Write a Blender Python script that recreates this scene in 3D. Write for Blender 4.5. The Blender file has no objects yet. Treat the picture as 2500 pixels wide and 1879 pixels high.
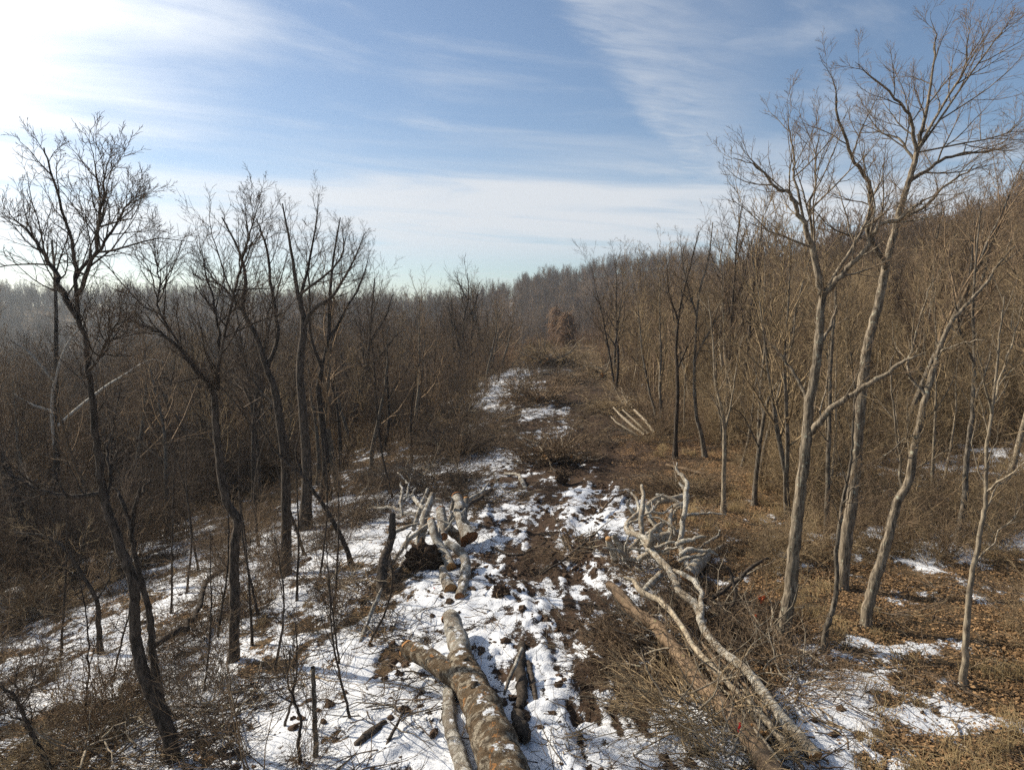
import bpy, math, random
import numpy as np
from mathutils import Vector

# ------------------------------------------------------------------ camera, world, sun
R = math.radians
scene = bpy.context.scene
COL = scene.collection
CAM_H, PITCH, F = 8.0, R(5.1), 1475.0          # F: focal length in units of a 2212 px wide frame
SUN_AZ, SUN_EL = R(-64.0), R(33.0)              # azimuth from +Y (view axis), minus = to the left

cam_d = bpy.data.cameras.new('camera'); cam = bpy.data.objects.new('camera', cam_d); COL.objects.link(cam)
cam_d.lens = 24.0; cam_d.sensor_width = 36.0; cam_d.clip_start = 0.1; cam_d.clip_end = 6000
cam.location = (0, 0, CAM_H); cam.rotation_euler = (R(90) - PITCH, 0, 0)
scene.camera = cam

scene.view_settings.view_transform = 'Standard'; scene.view_settings.look = 'None'
scene.view_settings.exposure = 0.38; scene.view_settings.gamma = 1.0
scene.view_settings.use_curve_mapping = False
scene.cycles.use_denoising = False
scene.cycles.max_bounces = 5; scene.cycles.diffuse_bounces = 2; scene.cycles.glossy_bounces = 1
scene.cycles.transmission_bounces = 1; scene.cycles.volume_bounces = 0; scene.cycles.transparent_max_bounces = 6
scene.cycles.caustics_reflective = False; scene.cycles.caustics_refractive = False

sun_dir = Vector((math.sin(SUN_AZ) * math.cos(SUN_EL), math.cos(SUN_AZ) * math.cos(SUN_EL), math.sin(SUN_EL)))
sd = bpy.data.lights.new('sun', 'SUN'); so = bpy.data.objects.new('sun', sd); COL.objects.link(so)
sd.energy = 5.0; sd.angle = R(0.6); sd.color = (1.0, 0.90, 0.74)
so.rotation_euler = sun_dir.to_track_quat('Z', 'Y').to_euler(); so.location = (-60, 30, 60)

class NT:
    """small node-tree writer"""
    def __init__(s, tree): s.t = tree; s.n = tree.nodes; s.l = tree.links
    def new(s, kind, **kw):
        n = s.n.new(kind)
        for k, v in kw.items(): setattr(n, k, v)
        return n
    def put(s, sock, v):
        if hasattr(v, 'is_output'): s.l.new(v, sock)
        elif v is not None: sock.default_value = v
    def m(s, op, a, b=None, c=None, clamp=False):
        n = s.new('ShaderNodeMath', operation=op); n.use_clamp = clamp
        s.put(n.inputs[0], a)
        if b is not None: s.put(n.inputs[1], b)
        if c is not None: s.put(n.inputs[2], c)
        return n.outputs[0]
    def ss(s, v, a, b):
        n = s.new('ShaderNodeMapRange', interpolation_type='SMOOTHSTEP')
        s.put(n.inputs['Value'], v); s.put(n.inputs['From Min'], a); s.put(n.inputs['From Max'], b)
        return n.outputs[0]
    def vm(s, op, a, b=None):
        n = s.new('ShaderNodeVectorMath', operation=op); s.put(n.inputs[0], a)
        if b is not None: s.put(n.inputs[1], b)
        return n.outputs['Value'] if op in ('DOT_PRODUCT', 'LENGTH') else n.outputs[0]
    def noise(s, vec, scale, detail=4.0, rough=0.55, dist=0.0):
        n = s.new('ShaderNodeTexNoise'); s.put(n.inputs['Vector'], vec); n.inputs['Scale'].default_value = scale
        n.inputs['Detail'].default_value = detail; n.inputs['Roughness'].default_value = rough; n.inputs['Distortion'].default_value = dist
        return n.outputs['Fac']
    def mix(s, f, a, b):
        n = s.new('ShaderNodeMix', data_type='RGBA'); s.put(n.inputs[0], f)
        for sock, v in ((n.inputs[6], a), (n.inputs[7], b)):
            if isinstance(v, tuple) and len(v) == 3: v = (*v, 1)
            s.put(sock, v)
        return n.outputs[2]
    def comb(s, x, y, z):
        n = s.new('ShaderNodeCombineXYZ')
        for i, v in enumerate((x, y, z)): s.put(n.inputs[i], v)
        return n.outputs[0]
    def sep(s, v):
        n = s.new('ShaderNodeSeparateXYZ'); s.put(n.inputs[0], v); return n.outputs
    def scale(s, v, k): return s.vm('MULTIPLY', v, k)

world = bpy.data.worlds.new('World'); scene.world = world; world.use_nodes = True
w = NT(world.node_tree); w.n.clear()
wo = w.new('ShaderNodeOutputWorld'); bg = w.new('ShaderNodeBackground')
sky = w.new('ShaderNodeTexSky'); sky.sky_type = 'NISHITA'; sky.sun_disc = False
sky.sun_elevation = SUN_EL; sky.sun_rotation = SUN_AZ; sky.altitude = 250
sky.air_density = 1.0; sky.dust_density = 0.7; sky.ozone_density = 1.7
D = w.new('ShaderNodeTexCoord').outputs['Generated']
dx, dy, dz = w.sep(D)
zc = w.m('MAXIMUM', dz, 0.012)
u = w.m('DIVIDE', dx, zc); v = w.m('DIVIDE', dy, zc)             # position on a flat high cloud layer
UV = w.comb(u, v, 0.0)
cs = w.vm('DOT_PRODUCT', D, tuple(sun_dir))                       # cosine of the angle to the sun
streak = w.noise(w.comb(w.m('ADD', w.m('MULTIPLY', u, 0.35), w.m('MULTIPLY', v, 0.25)), w.m('ADD', w.m('MULTIPLY', v, 0.8), w.m('MULTIPLY', u, -0.45)), 3.1), 1.3, 6.0, 0.58, 0.6)
fine = w.noise(w.comb(w.m('ADD', w.m('MULTIPLY', u, 1.1), v), w.m('ADD', w.m('MULTIPLY', v, 3.2), w.m('MULTIPLY', u, -1.6)), 7.7), 2.6, 5.0, 0.62, 0.4)
broad = w.noise(w.scale(UV, (0.10, 0.22, 1.0)), 1.0, 5.0, 0.55, 0.8)
# thin cirrus everywhere, a thick sheet low over the horizon, a veil with a sharp edge right of centre, a bright sheet toward the sun
cirrus = w.m('MULTIPLY', w.ss(streak, 0.47, 0.80), 0.55)
vv = w.m('ADD', v, w.m('ADD', w.m('MULTIPLY', w.m('SUBTRACT', broad, .5), 5.0), w.m('MULTIPLY', w.m('SUBTRACT', streak, .5), 2.6)))
low = w.m('MULTIPLY', w.m('MULTIPLY', w.ss(vv, 3.2, 6.0), w.m('SUBTRACT', 1.0, w.ss(vv, 7.0, 14.0))), w.ss(w.m('ADD', w.m('MULTIPLY', broad, .7), w.m('MULTIPLY', streak, 0.6)), 0.40, 0.72))
edge = w.m('SUBTRACT', w.m('MULTIPLY', w.m('SUBTRACT', u, 0.10), 0.928), w.m('MULTIPLY', w.m('SUBTRACT', v, 2.24), 0.372))
edge = w.m('ADD', edge, w.m('MULTIPLY', w.m('SUBTRACT', fine, 0.5), 0.12))
veil = w.m('MULTIPLY', w.ss(edge, 0.0, 0.14), w.m('SUBTRACT', 1.0, w.ss(edge, 0.15, 0.80)))
veil = w.m('MULTIPLY', veil, w.m('MULTIPLY', w.ss(fine, 0.0, 1.0), 0.60))
sheet = w.m('MULTIPLY', w.ss(w.m('ADD', cs, w.m('MULTIPLY', w.m('SUBTRACT', streak, 0.5), 0.36)), 0.70, 0.93), 1.0)
cover = w.m('MAXIMUM', w.m('MAXIMUM', cirrus, w.m('MULTIPLY', low, 0.9)), w.m('MAXIMUM', veil, sheet))
cover = w.m('MULTIPLY', cover, w.ss(dz, 0.0, 0.07))
glow = w.m('POWER', w.m('MAXIMUM', cs, 0.0), 7.0)                 # thin cloud scatters sunlight forward
cl = w.m('ADD', 6.4, w.m('MULTIPLY', glow, 12.0))
cloud = w.vm('MULTIPLY', w.comb(cl, cl, cl), (0.97, 1.0, 1.04))
col = w.mix(cover, sky.outputs[0], cloud)
w.l.new(col, bg.inputs['Color']); bg.inputs['Strength'].default_value = 0.096
w.l.new(bg.outputs[0], wo.inputs['Surface'])

# ------------------------------------------------------------------ noise and terrain
def _hash(ix, iy, seed):
    h = (ix.astype(np.int64) * 374761393 + iy.astype(np.int64) * 668265263 + seed * 982451653) & 0x7fffffff
    h = ((h ^ (h >> 13)) * 1274126177) & 0x7fffffff
    h = (h ^ (h >> 16)) & 0xffff
    return h / 65535.0
def vnoise(x, y, seed=0):
    ix = np.floor(x); iy = np.floor(y); fx = x - ix; fy = y - iy
    fx = fx * fx * (3 - 2 * fx); fy = fy * fy * (3 - 2 * fy)
    a = _hash(ix, iy, seed); b = _hash(ix + 1, iy, seed); c = _hash(ix, iy + 1, seed); d = _hash(ix + 1, iy + 1, seed)
    return (a + (b - a) * fx) * (1 - fy) + (c + (d - c) * fx) * fy
def fbm(x, y, sc, oct=4, seed=0, gain=0.5):
    t = 0.0; amp = 1.0; tot = 0.0
    for k in range(oct):
        t = t + amp * vnoise(x * sc + 17.3 * k, y * sc - 9.1 * k, seed + k); tot += amp; amp *= gain; sc *= 2.03
    return t / tot
def sstep(x, a, b):
    t = np.clip((x - a) / (b - a), 0, 1); return t * t * (3 - 2 * t)
def softplus(x, k): return k * np.logaddexp(0, x / k)
def road_x(y): return 0.6 + 0.075 * np.clip(np.asarray(y, float) - 14, -8, 140)
def base_h(x, y):
    x = np.asarray(x, float); y = np.asarray(y, float)
    hr = 0.31 * softplus(x - 19 - 0.02 * np.abs(y), 7.0); hr = 46 * np.tanh(hr / 46)
    s2 = road_x(y) - 5.0 - x
    hl = -15.0 * (1 - np.exp(-softplus(s2, 2.5) / 62.0)) 
    val = -7 * sstep(y, 150, 240) * (1 - sstep(x, 60, 160))
    far = 60 * np.exp(-((x - 115) / 170.0) ** 2 - ((y - 600) / 150.0) ** 2)
    left = 43 * np.exp(-((y - 500) / 130.0) ** 2) / (1 + np.exp((x + 70) / 45.0))
    rise = .032 * np.clip(y - 48, 0, 105) * (1 - sstep(y, 160, 230)) * np.exp(-((x - road_x(y)) / 30.0) ** 2)
    behind = 20 * sstep(y, 650, 1000)
    und = (fbm(x, y, 1 / 28.0, 3, 5) - 0.5) * 1.6 * sstep(np.hypot(x, y - 14), 8, 60)
    return 5.0 * np.logaddexp(hr / 5.0, far / 5.0) - 3.466 + hl + val + left + behind + und + rise
def bh(x, y): return float(base_h(np.array([x]), np.array([y]))[0])

FW = np.array([0, math.cos(PITCH), -math.sin(PITCH)]); UP = np.array([0, math.sin(PITCH), math.cos(PITCH)]); RT = np.array([1.0, 0, 0])
CAM = np.array([0, 0, CAM_H])
def ray(px, py): return FW + RT * ((px - 1106) / F) - UP * ((py - 831.5) / F)
def at(px, py, Y):
    d = ray(px, py); return CAM + d * (Y / d[1])
def depth_of(p): return float((np.asarray(p) - CAM) @ FW)
def G(px, py, h=0.0):
    d = ray(px, py); t = 5.0; prev = t
    while t < 700:
        p = CAM + d * t
        if p[2] <= bh(p[0], p[1]) + h:
            lo, hi = prev, t
            for _ in range(14):
                mid = (lo + hi) / 2; q = CAM + d * mid
                if q[2] <= bh(q[0], q[1]) + h: hi = mid
                else: lo = mid
            return CAM + d * hi
        prev = t; t += 0.4 + t * 0.01
    return CAM + d * t

# snow cover: broad coverage plus patches seen in the photograph
PATCH = [  # pixel, radius across (m), radius along (m), change
    (1060, 990, 2.6, 4.0, .35), (1130, 1140, 3.0, 3.0, .28), (1275, 1090, 1.4, 4.0, .34), (1060, 1300, 2.6, 3.0, .28), (1200, 1420, 2.2, 3.0, .26),
    (900, 1560, 3.0, 2.4, .26), (1250, 1600, 2.2, 2.0, .34), (1085, 830, 2.6, 12., .48), (1170, 893, 5.5, 4.5, .50), (1060, 860, 3.0, 9., .40), (1215, 940, 2.0, 3.0, .35), (1120, 800, 3.0, 10., .35), (1235, 865, 2.5, 3.0, .25), (1150, 845, 3, 6, .25), (1255, 975, .5, 6., .4), (1310, 985, .4, 6., .4), (1040, 985, 2.4, 4., .2), (900, 1000, 5, 5, .15), (700, 1120, 4, 4, .12), (560, 1250, 4, 4, .10), (760, 980, 5., 5., .12),
    (1850, 1490, 1.5, 1.3, .55), (2170, 1560, 1.6, .55, .62), (2120, 1170, 5., 4.5, .50), (2050, 1000, 6., 5., .34), (1960, 900, 9, 7, .3), (1760, 930, 4, 5, .26),
    (1530, 1220, 1.3, 1.5, .48), (1760, 1480, .8, 1.2, .45), (1980, 1390, 2.4, .5, .40), (1730, 1600, 1.6, 1.3, .50), (1480, 1610, 1.5, 1., .45),
    (560, 1480, 3.0, 2.5, .10), (160, 1480, 2.6, 1.8, .20), (420, 1300, 4, 3, .06), (1380, 800, 7, 9, .2), (1740, 1240, .9, 1.2, .3), (1410, 1250, 1.2, 1., .35),
    (1345, 980, 2.6, 6.0, -.45), (1280, 870, 3.0, 12., -.55), (1440, 960, 4.0, 6.0, -.6), (1175, 1235, 1.3, 1.3, -.14), (1290, 1030, 1.2, 2.0, -.12),
    (1345, 1500, .7, 1.6, -.36), (1180, 1110, 1.0, 3.0, -.06), (980, 1230, 2.0, 1.4, -.10), (1110, 1420, .6, 1.8, -.22), (1300, 1200, 1.2, 1.6, -.12)]
PATCH = [(G(a, b), rx, ry, dv) for a, b, rx, ry, dv in PATCH]
def polyline_world(px): return np.array([G(a, b)[:2] for a, b in px])
RUTS = [polyline_world(p) for p in (
    [(1268, 900), (1262, 960), (1236, 1030), (1180, 1110), (1150, 1180), (1165, 1250), (1205, 1330), (1245, 1440), (1290, 1560), (1330, 1655)],
    [(1325, 920), (1335, 990), (1300, 1060), (1262, 1130), (1240, 1210), (1270, 1300), (1335, 1420), (1400, 1560)],
    [(1110, 770), (1075, 830), (1120, 900), (1230, 900)])]
def dist_poly(x, y, poly):
    best = np.full(x.shape, 1e9)
    for a, b in zip(poly[:-1], poly[1:]):
        ab = b - a; t = np.clip(((x - a[0]) * ab[0] + (y - a[1]) * ab[1]) / (ab @ ab), 0, 1)
        best = np.minimum(best, np.hypot(x - a[0] - t * ab[0], y - a[1] - t * ab[1]))
    return best
def covers(x, y):
    """snow amount 0..1, bare churned earth 0..1, rut depth 0..1"""
    rx = x - road_x(y)
    c = np.where(rx > 0, 0.0, 0.0) + 0.50 - 0.35 * sstep(rx, 2.4, 5.0) + 0.05 * sstep(-rx, 4, 9) * (1 - sstep(-rx, 16, 26)) - 0.10 * sstep(-rx, 16, 26) - 0.30 * sstep(y, 30, 46) + 0.05 * sstep(-rx, 2, 6)
    c = np.where(y > 60, np.maximum(c, 0.12), c)
    for p, ax, ay, dv in PATCH:
        c = c + dv * np.exp(-((x - p[0]) / ax) ** 2 - ((y - p[1]) / ay) ** 2)
    rut = np.zeros_like(x); dr = np.minimum(dist_poly(x, y, RUTS[0]), dist_poly(x, y, RUTS[1]) + 7.0); strp = np.exp(-(dist_poly(x, y, RUTS[0]) / 2.2) ** 2); trk = 0.0
    for q_, sd_ in ((RUTS[0], 61), (RUTS[1], 67)):
        dq = dist_poly(x, y, q_); trk = trk + .52 * np.exp(-(dq / 1.15) ** 2) * (.5 + .5 * np.cos(dq * 2 * math.pi / .46)) ** 2 * sstep(fbm(x, y, 1.7, 3, sd_), .40, .60)
    for poly in RUTS:
        rut = np.maximum(rut, 1 - sstep(dist_poly(x, y, poly) * (.6 + .9 * fbm(x, y, 1.4, 3, 83)), 0.15, 0.85))
    c = c + .22 * np.exp(-(rx / 3.5) ** 2) * sstep(y, 38, 50) * (1 - sstep(y, 95, 130)) * (sstep(fbm(rx * 1.6, y * .16, 1.0, 3, 211), .45, .65) - .3)
    n = 0.42 * fbm(x, y, 0.75, 4, 11, .58) + 0.58 * fbm(x, y * 0.7, 2.0, 4, 31, .65)
    n = (n - 0.5) * 2.3 + 0.5
    s = c - 0.10 * rut * (0.3 + 1.3 * fbm(x, y, 1.3, 3, 71)) - 0.20 * strp * np.maximum(fbm(dr * 2.6, y * .55, 1.0, 3, 47) - .42, 0) * 2.2 - trk + (n - 0.5) * 0.85
    mud = np.exp(-(rx / 4.2) ** 2) * sstep(y, 4, 9) + 0.6 * rut
    for p, ax, ay, dv in PATCH:
        if dv < -.2: mud = mud + np.exp(-((x - p[0]) / ax) ** 2 - ((y - p[1]) / ay) ** 2)
    return np.clip(s, 0, 1), np.clip(mud, 0, 1), rut
def full_h(x, y):
    s, mud, rut = covers(x, y)
    near = 1 - sstep(np.hypot(x, y), 70, 140)
    clod = np.maximum(fbm(x, y, 2.2, 3, 91, .55) - 0.5, 0) * 0.42 * mud + (fbm(x, y, 5.5, 2, 97) - 0.5) * 0.07 * (0.35 + mud)
    h = base_h(x, y) + near * ((fbm(x, y, 0.45, 3, 55) - .5) * 0.30 + clod - 0.13 * rut + 0.05 * sstep(s, .42, .62))
    return h, s, mud

# ------------------------------------------------------------------ materials
def mat(name):
    m = bpy.data.materials.new(name); m.use_nodes = True
    t = NT(m.node_tree); t.n.clear()
    o = t.new('ShaderNodeOutputMaterial'); b = t.new('ShaderNodeBsdfPrincipled'); t.l.new(b.outputs[0], o.inputs[0])
    b.inputs['Roughness'].default_value = 0.9; b.inputs['Specular IOR Level'].default_value = 0.15
    return m, t, b, o
def bump(t, b, h, strength, dist):
    n = t.new('ShaderNodeBump'); n.inputs['Strength'].default_value = strength; n.inputs['Distance'].default_value = dist
    t.l.new(h, n.inputs['Height']); t.l.new(n.outputs[0], b.inputs['Normal'])
def bark_mat(name, dark, light, lichen=None, sc=1.0, lich=0.62, zst=0.28, bmp=0.5):
    m, t, b, o = mat(name)
    P = t.new('ShaderNodeTexCoord').outputs['Object']; rnd = t.new('ShaderNodeObjectInfo').outputs['Random']
    q = t.vm('ADD', P, t.comb(t.m('MULTIPLY', rnd, 31.0), 0.0, t.m('MULTIPLY', rnd, 17.0)))
    f = t.noise(t.scale(q, (1, 1, zst)), 14 * sc, 4, .6, .4)
    c = t.mix(t.ss(f, .34, .68), dark, light)
    g = t.noise(q, 2.2 * sc, 3, .6)
    c = t.mix(t.m('MULTIPLY', t.ss(g, .35, .7), .55), c, tuple(0.5 * (a + d) * .75 for a, d in zip(dark, light)))
    if lichen: c = t.mix(t.ss(t.noise(q, 5.0 * sc, 4, .65), lich, lich + .1), c, lichen)
    c = t.vm('MULTIPLY', c, t.comb(*(t.m('ADD', .78, t.m('MULTIPLY', rnd, .45)),) * 3))
    t.l.new(c, b.inputs['Base Color']); bump(t, b, f, bmp, 0.03)
    return m
M = {}
M['bark'] = bark_mat('bark_grey_brown', (.040, .032, .025), (.225, .19, .145), (.30, .30, .22))
M['bark_right'] = bark_mat('bark_ridged_tan', (.055, .043, .032), (.33, .27, .195), (.38, .37, .28), 1.3, .60, .16, .8)
M['bark_dark'] = bark_mat('bark_dark', (.022, .018, .014), (.115, .090, .069), (.16, .15, .07), lich=.70)  # dark bark; the left trunks' backlit shade is part of this colour
M['bark_light'] = bark_mat('bark_pale', (.14, .11, .08), (.42, .35, .25), (.36, .35, .25))
M['twig'] = bark_mat('twig', (.125, .088, .056), (.29, .205, .128), None, .6)
M['twig_dark'] = bark_mat('twig_dark', (.068, .050, .036), (.165, .122, .086), None, .6)  # darker twig copy: backlit look of the left trees put into the colour
M['twig_tan'] = bark_mat('twig_tan', (.18, .13, .076), (.39, .288, .168), None, .6)
M['far_twig'] = bark_mat('far_twig', (.135, .095, .064), (.28, .20, .132), None, .25)
M['far_twig_red'] = bark_mat('far_twig_red', (.18, .115, .072), (.32, .21, .13), None, .25)
M['sycamore'] = bark_mat('sycamore_bark', (.30, .27, .22), (.60, .57, .50), (.22, .17, .11), .8, .60, .5, .3)
M['brown_log'] = bark_mat('brown_log_bark', (.12, .08, .05), (.27, .19, .12), (.20, .19, .09), .8, .62)

def log_mat(name, base, pale, patch, snow_amt, orange=.62):
    m, t, b, o = mat(name)
    P = t.new('ShaderNodeTexCoord').outputs['Object']; rnd = t.new('ShaderNodeObjectInfo').outputs['Random']
    q = t.vm('ADD', P, t.comb(t.m('MULTIPLY', rnd, 23.0), 0.0, 0.0))
    f = t.noise(q, 9, 5, .65, .6); g = t.noise(q, 3.1, 4, .6, .5); h = t.noise(q, 5.3, 4, .6, 1.0); k = t.noise(q, 30, 3, .6)
    c = t.mix(t.ss(f, .42, .58), base, pale)
    c = t.mix(t.m('MULTIPLY', t.ss(g, .47, .56), .85), c, patch)
    ck = t.noise(t.scale(q, (1, 1, .5)), 60, 3, .7, 1.5); c = t.mix(t.m('MULTIPLY', t.ss(ck, .55, .66), .7), c, tuple(v * .3 for v in base))
    c = t.mix(t.m('MULTIPLY', t.ss(h, orange, orange + .06), .85), c, (.42, .20, .07))
    c = t.mix(t.m('MULTIPLY', t.ss(k, .5, .75), .5), c, tuple(v * .35 for v in base))
    if snow_amt > 0:
        nz = t.sep(t.new('ShaderNodeNewGeometry').outputs['Normal'])[2]
        s = t.m('ADD', t.m('MULTIPLY', nz, .9), t.m('MULTIPLY', t.noise(q, 3.7, 5, .7), 1.25))
        c = t.mix(t.ss(s, 1.62 - snow_amt, 1.70 - snow_amt), c, (.82, .84, .87))
    t.l.new(c, b.inputs['Base Color']); bump(t, b, t.m('ADD', t.m('ADD', f, t.m('MULTIPLY', k, .4)), t.m('MULTIPLY', ck, .8)), .9, .05)
    return m
M['big_log'] = log_mat('mottled_sycamore_log', (.085, .062, .041), (.37, .315, .235), (.115, .076, .042), .06, .61)
M['pale_log'] = log_mat('pale_log', (.30, .27, .22), (.56, .53, .47), (.20, .16, .12), .05, .66)
M['white_branch'] = log_mat('bleached_branch', (.38, .34, .27), (.66, .61, .52), (.34, .27, .19), 0, .70)

def cut_mat(name, a, c2):
    m, t, b, o = mat(name)
    P = t.new('ShaderNodeTexCoord').outputs['Object']
    L = t.vm('LENGTH', P); n = t.noise(P, 14, 3, .6)
    ring = t.m('SINE', t.m('ADD', t.m('MULTIPLY', L, 170.0), t.m('MULTIPLY', n, 5.0)))
    c = t.mix(t.m('MULTIPLY', t.m('ADD', ring, 1.0), .35), a, c2)
    c = t.mix(t.ss(t.noise(P, 6, 3, .6), .5, .7), c, tuple(v * .55 for v in a))
    t.l.new(c, b.inputs['Base Color']); return m
M['cut'] = cut_mat('sawn_wood', (.46, .25, .10), (.30, .14, .05))
M['cut_brown'] = cut_mat('sawn_wood_aged', (.26, .12, .05), (.16, .07, .03))
M['splinter'] = cut_mat('split_wood', (.40, .23, .10), (.30, .16, .06))

def simple(name, c, rough=.9, var=.35, sc=8):
    m, t, b, o = mat(name)
    P = t.new('ShaderNodeTexCoord').outputs['Object']; rnd = t.new('ShaderNodeObjectInfo').outputs['Random']
    k = t.m('ADD', t.m('ADD', 1 - var, t.m('MULTIPLY', t.noise(P, sc, 4, .6), var * 1.3)), t.m('MULTIPLY', rnd, var * .7))
    t.l.new(t.vm('MULTIPLY', t.comb(k, k, k), c), b.inputs['Base Color']); b.inputs['Roughness'].default_value = rough
    return m
M['earth'] = simple('churned_earth', (.075, .048, .031), .95, .5, 9)
M['leaf'] = simple('dead_leaf', (.27, .165, .082), .8, .6, 3)
M['grass'] = simple('dry_grass', (.34, .25, .13), .8, .5, 3)
M['orange'] = simple('orange_plastic', (.90, .13, .025), .4, .15)
M['red'] = simple('red_plastic', (.75, .03, .03), .4, .15)

gm, t, b, o = mat('snowy_forest_floor')
P = t.new('ShaderNodeTexCoord').outputs['Object']
an = t.new('ShaderNodeAttribute', attribute_name='snow').outputs['Fac']; am = t.new('ShaderNodeAttribute', attribute_name='mud').outputs['Fac']
n1 = t.noise(P, 3.6, 6, .68, .35); n2 = t.noise(P, 22.0, 4, .65); n3 = t.noise(P, 1.3, 4, .6)
s = t.m('ADD', t.m('ADD', an, t.m('MULTIPLY', t.m('SUBTRACT', n1, .5), 1.05)), t.m('MULTIPLY', t.m('SUBTRACT', n2, .5), .62))
snow = t.ss(s, .45, .57)
vo = t.new('ShaderNodeTexVoronoi'); vo.inputs['Scale'].default_value = 17.0; t.l.new(P, vo.inputs['Vector']); vr = t.sep(vo.outputs['Color'])[0]
lit = t.mix(vr, (.075, .050, .030), (.26, .168, .086))
lit = t.mix(t.ss(n2, .42, .66), lit, (.05, .032, .02)); lit = t.mix(t.m('MULTIPLY', t.ss(n3, .45, .7), .55), lit, (.15, .115, .065))
mudc = t.mix(t.ss(n1, .3, .7), (.036, .023, .015), (.105, .066, .042))
soil = t.mix(t.ss(am, .25, .75), lit, mudc)
grit = t.ss(t.noise(P, 48.0, 3, .7), .60, .70)
snowc = t.mix(t.m('MULTIPLY', grit, t.m('SUBTRACT', 1.0, t.ss(s, .62, .95))), t.mix(t.ss(n3, .35, .65), (.66, .68, .715), (.76, .77, .79)), (.20, .14, .09))
t.l.new(t.mix(snow, soil, snowc), b.inputs['Base Color'])
t.l.new(t.m('SUBTRACT', .95, t.m('MULTIPLY', snow, .35)), b.inputs['Roughness'])
hgt = t.m('ADD', t.m('MULTIPLY', snow, .8), t.m('MULTIPLY', t.m('ADD', t.m('MULTIPLY', n1, .5), n2), t.m('SUBTRACT', 1.0, t.m('MULTIPLY', snow, .72))))
bump(t, b, hgt, 1.0, .09); M['ground'] = gm

# ------------------------------------------------------------------ mesh helpers
def mesh_np(name, V, faces_by_k, mats, smooth=True):
    """V (n,3); faces_by_k list of (m,k) integer arrays"""
    me = bpy.data.meshes.new(name)
    V = np.asarray(V, np.float32); me.vertices.add(len(V)); me.vertices.foreach_set('co', V.ravel())
    loops = np.concatenate([f.ravel() for f in faces_by_k]).astype(np.int32)
    tot = np.concatenate([np.full(len(f), f.shape[1]) for f in faces_by_k]).astype(np.int32)
    st = np.concatenate([[0], np.cumsum(tot)[:-1]]).astype(np.int32)
    me.loops.add(len(loops)); me.loops.foreach_set('vertex_index', loops)
    me.polygons.add(len(tot)); me.polygons.foreach_set('loop_start', st); me.polygons.foreach_set('loop_total', tot)
    if smooth: me.polygons.foreach_set('use_smooth', np.ones(len(tot), bool))
    me.update(calc_edges=True)
    for mm in (mats if isinstance(mats, (list, tuple)) else [mats]): me.materials.append(M[mm])
    return me
class Tubes:
    def __init__(s): s.g = {}
    def add(s, pts, rad, k=3): s.g.setdefault((len(pts), k), []).append((pts, rad))
    def empty(s): return not s.g
    def mesh(s, name, m, knob=0.0, seed=1):
        Vs, Fs, off = [], [], 0; rs = np.random.RandomState(seed)
        for (n, k), L in s.g.items():
            Pt = np.array([p for p, r in L], float); Rd = np.array([r for p, r in L], float)   # (B,n,3),(B,n)
            T = np.gradient(Pt, axis=1); T /= np.linalg.norm(T, axis=2, keepdims=True) + 1e-9
            ref = np.where(np.abs(T[:, :1, 2:3]) > .8, np.array([[[1., 0, 0]]]), np.array([[[0, 0, 1.]]]))
            U = ref - (ref * T).sum(2, keepdims=True) * T; U /= np.linalg.norm(U, axis=2, keepdims=True) + 1e-9
            for i in range(1, n):                                     # carry the frame along
                q = U[:, i - 1] - (U[:, i - 1] * T[:, i]).sum(1, keepdims=True) * T[:, i]
                U[:, i] = q / (np.linalg.norm(q, axis=1, keepdims=True) + 1e-9)
            W = np.cross(T, U); a = np.arange(k) * 2 * math.pi / k
            ring = U[:, :, None] * np.cos(a)[None, None, :, None] + W[:, :, None] * np.sin(a)[None, None, :, None]
            rr = Rd[:, :, None]
            if knob > 0:
                S = Pt[:, :, None] + ring * rr[..., None]; f = .9 / max(float(np.median(Rd)), .05)
                nz = 0
                for fq, am in ((f, 1.0), (f * 2.3, .55), (f * 5, .25)):
                    nz = nz + am * (vnoise(S[..., 0] * fq + S[..., 2] * fq * .83 + 50, S[..., 1] * fq - S[..., 2] * fq * .61 + 90, seed) - .5)
                rr = rr * (1 + 1.3 * knob * nz)
            V = Pt[:, :, None] + ring * rr[..., None]
            B = len(L); idx = np.arange(B * n * k).reshape(B, n, k) + off
            j = (np.arange(k) + 1) % k
            f = np.stack([idx[:, :-1], idx[:, :-1][:, :, j], idx[:, 1:][:, :, j], idx[:, 1:]], -1).reshape(-1, 4)
            Vs.append(V.reshape(-1, 3)); Fs.append(f); off += B * n * k
        return mesh_np(name, np.concatenate(Vs), Fs, m)
def link(name, me, parent=None, loc=None):
    ob = bpy.data.objects.new(name, me); COL.objects.link(ob)
    if parent: ob.parent = parent
    if loc is not None: ob.location = loc
    return ob
def tag(o, label=None, cat=None, group=None, kind=None):
    for k, v in (('label', label), ('category', cat), ('group', group), ('kind', kind)):
        if v: o[k] = v
    return o
def thing(name, label, cat, loc=(0, 0, 0), group=None):
    o = bpy.data.objects.new(name, None); COL.objects.link(o); o.location = loc; o.empty_display_size = .2
    return tag(o, label, cat, group)

def catmull(P, per=4):
    P = [np.asarray(p, float) for p in P]
    if len(P) == 2: return np.array([P[0] + (P[1] - P[0]) * i / per for i in range(per + 1)])
    Q = [2 * P[0] - P[1]] + P + [2 * P[-1] - P[-2]]; out = []
    for i in range(1, len(Q) - 2):
        a, b2, c, d = Q[i - 1:i + 3]
        for k in range(per):
            s = k / per
            out.append(.5 * ((2 * b2) + (c - a) * s + (2 * a - 5 * b2 + 4 * c - d) * s * s + (3 * b2 - a - 3 * c + d) * s ** 3))
    out.append(P[-1]); return np.array(out)

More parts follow.
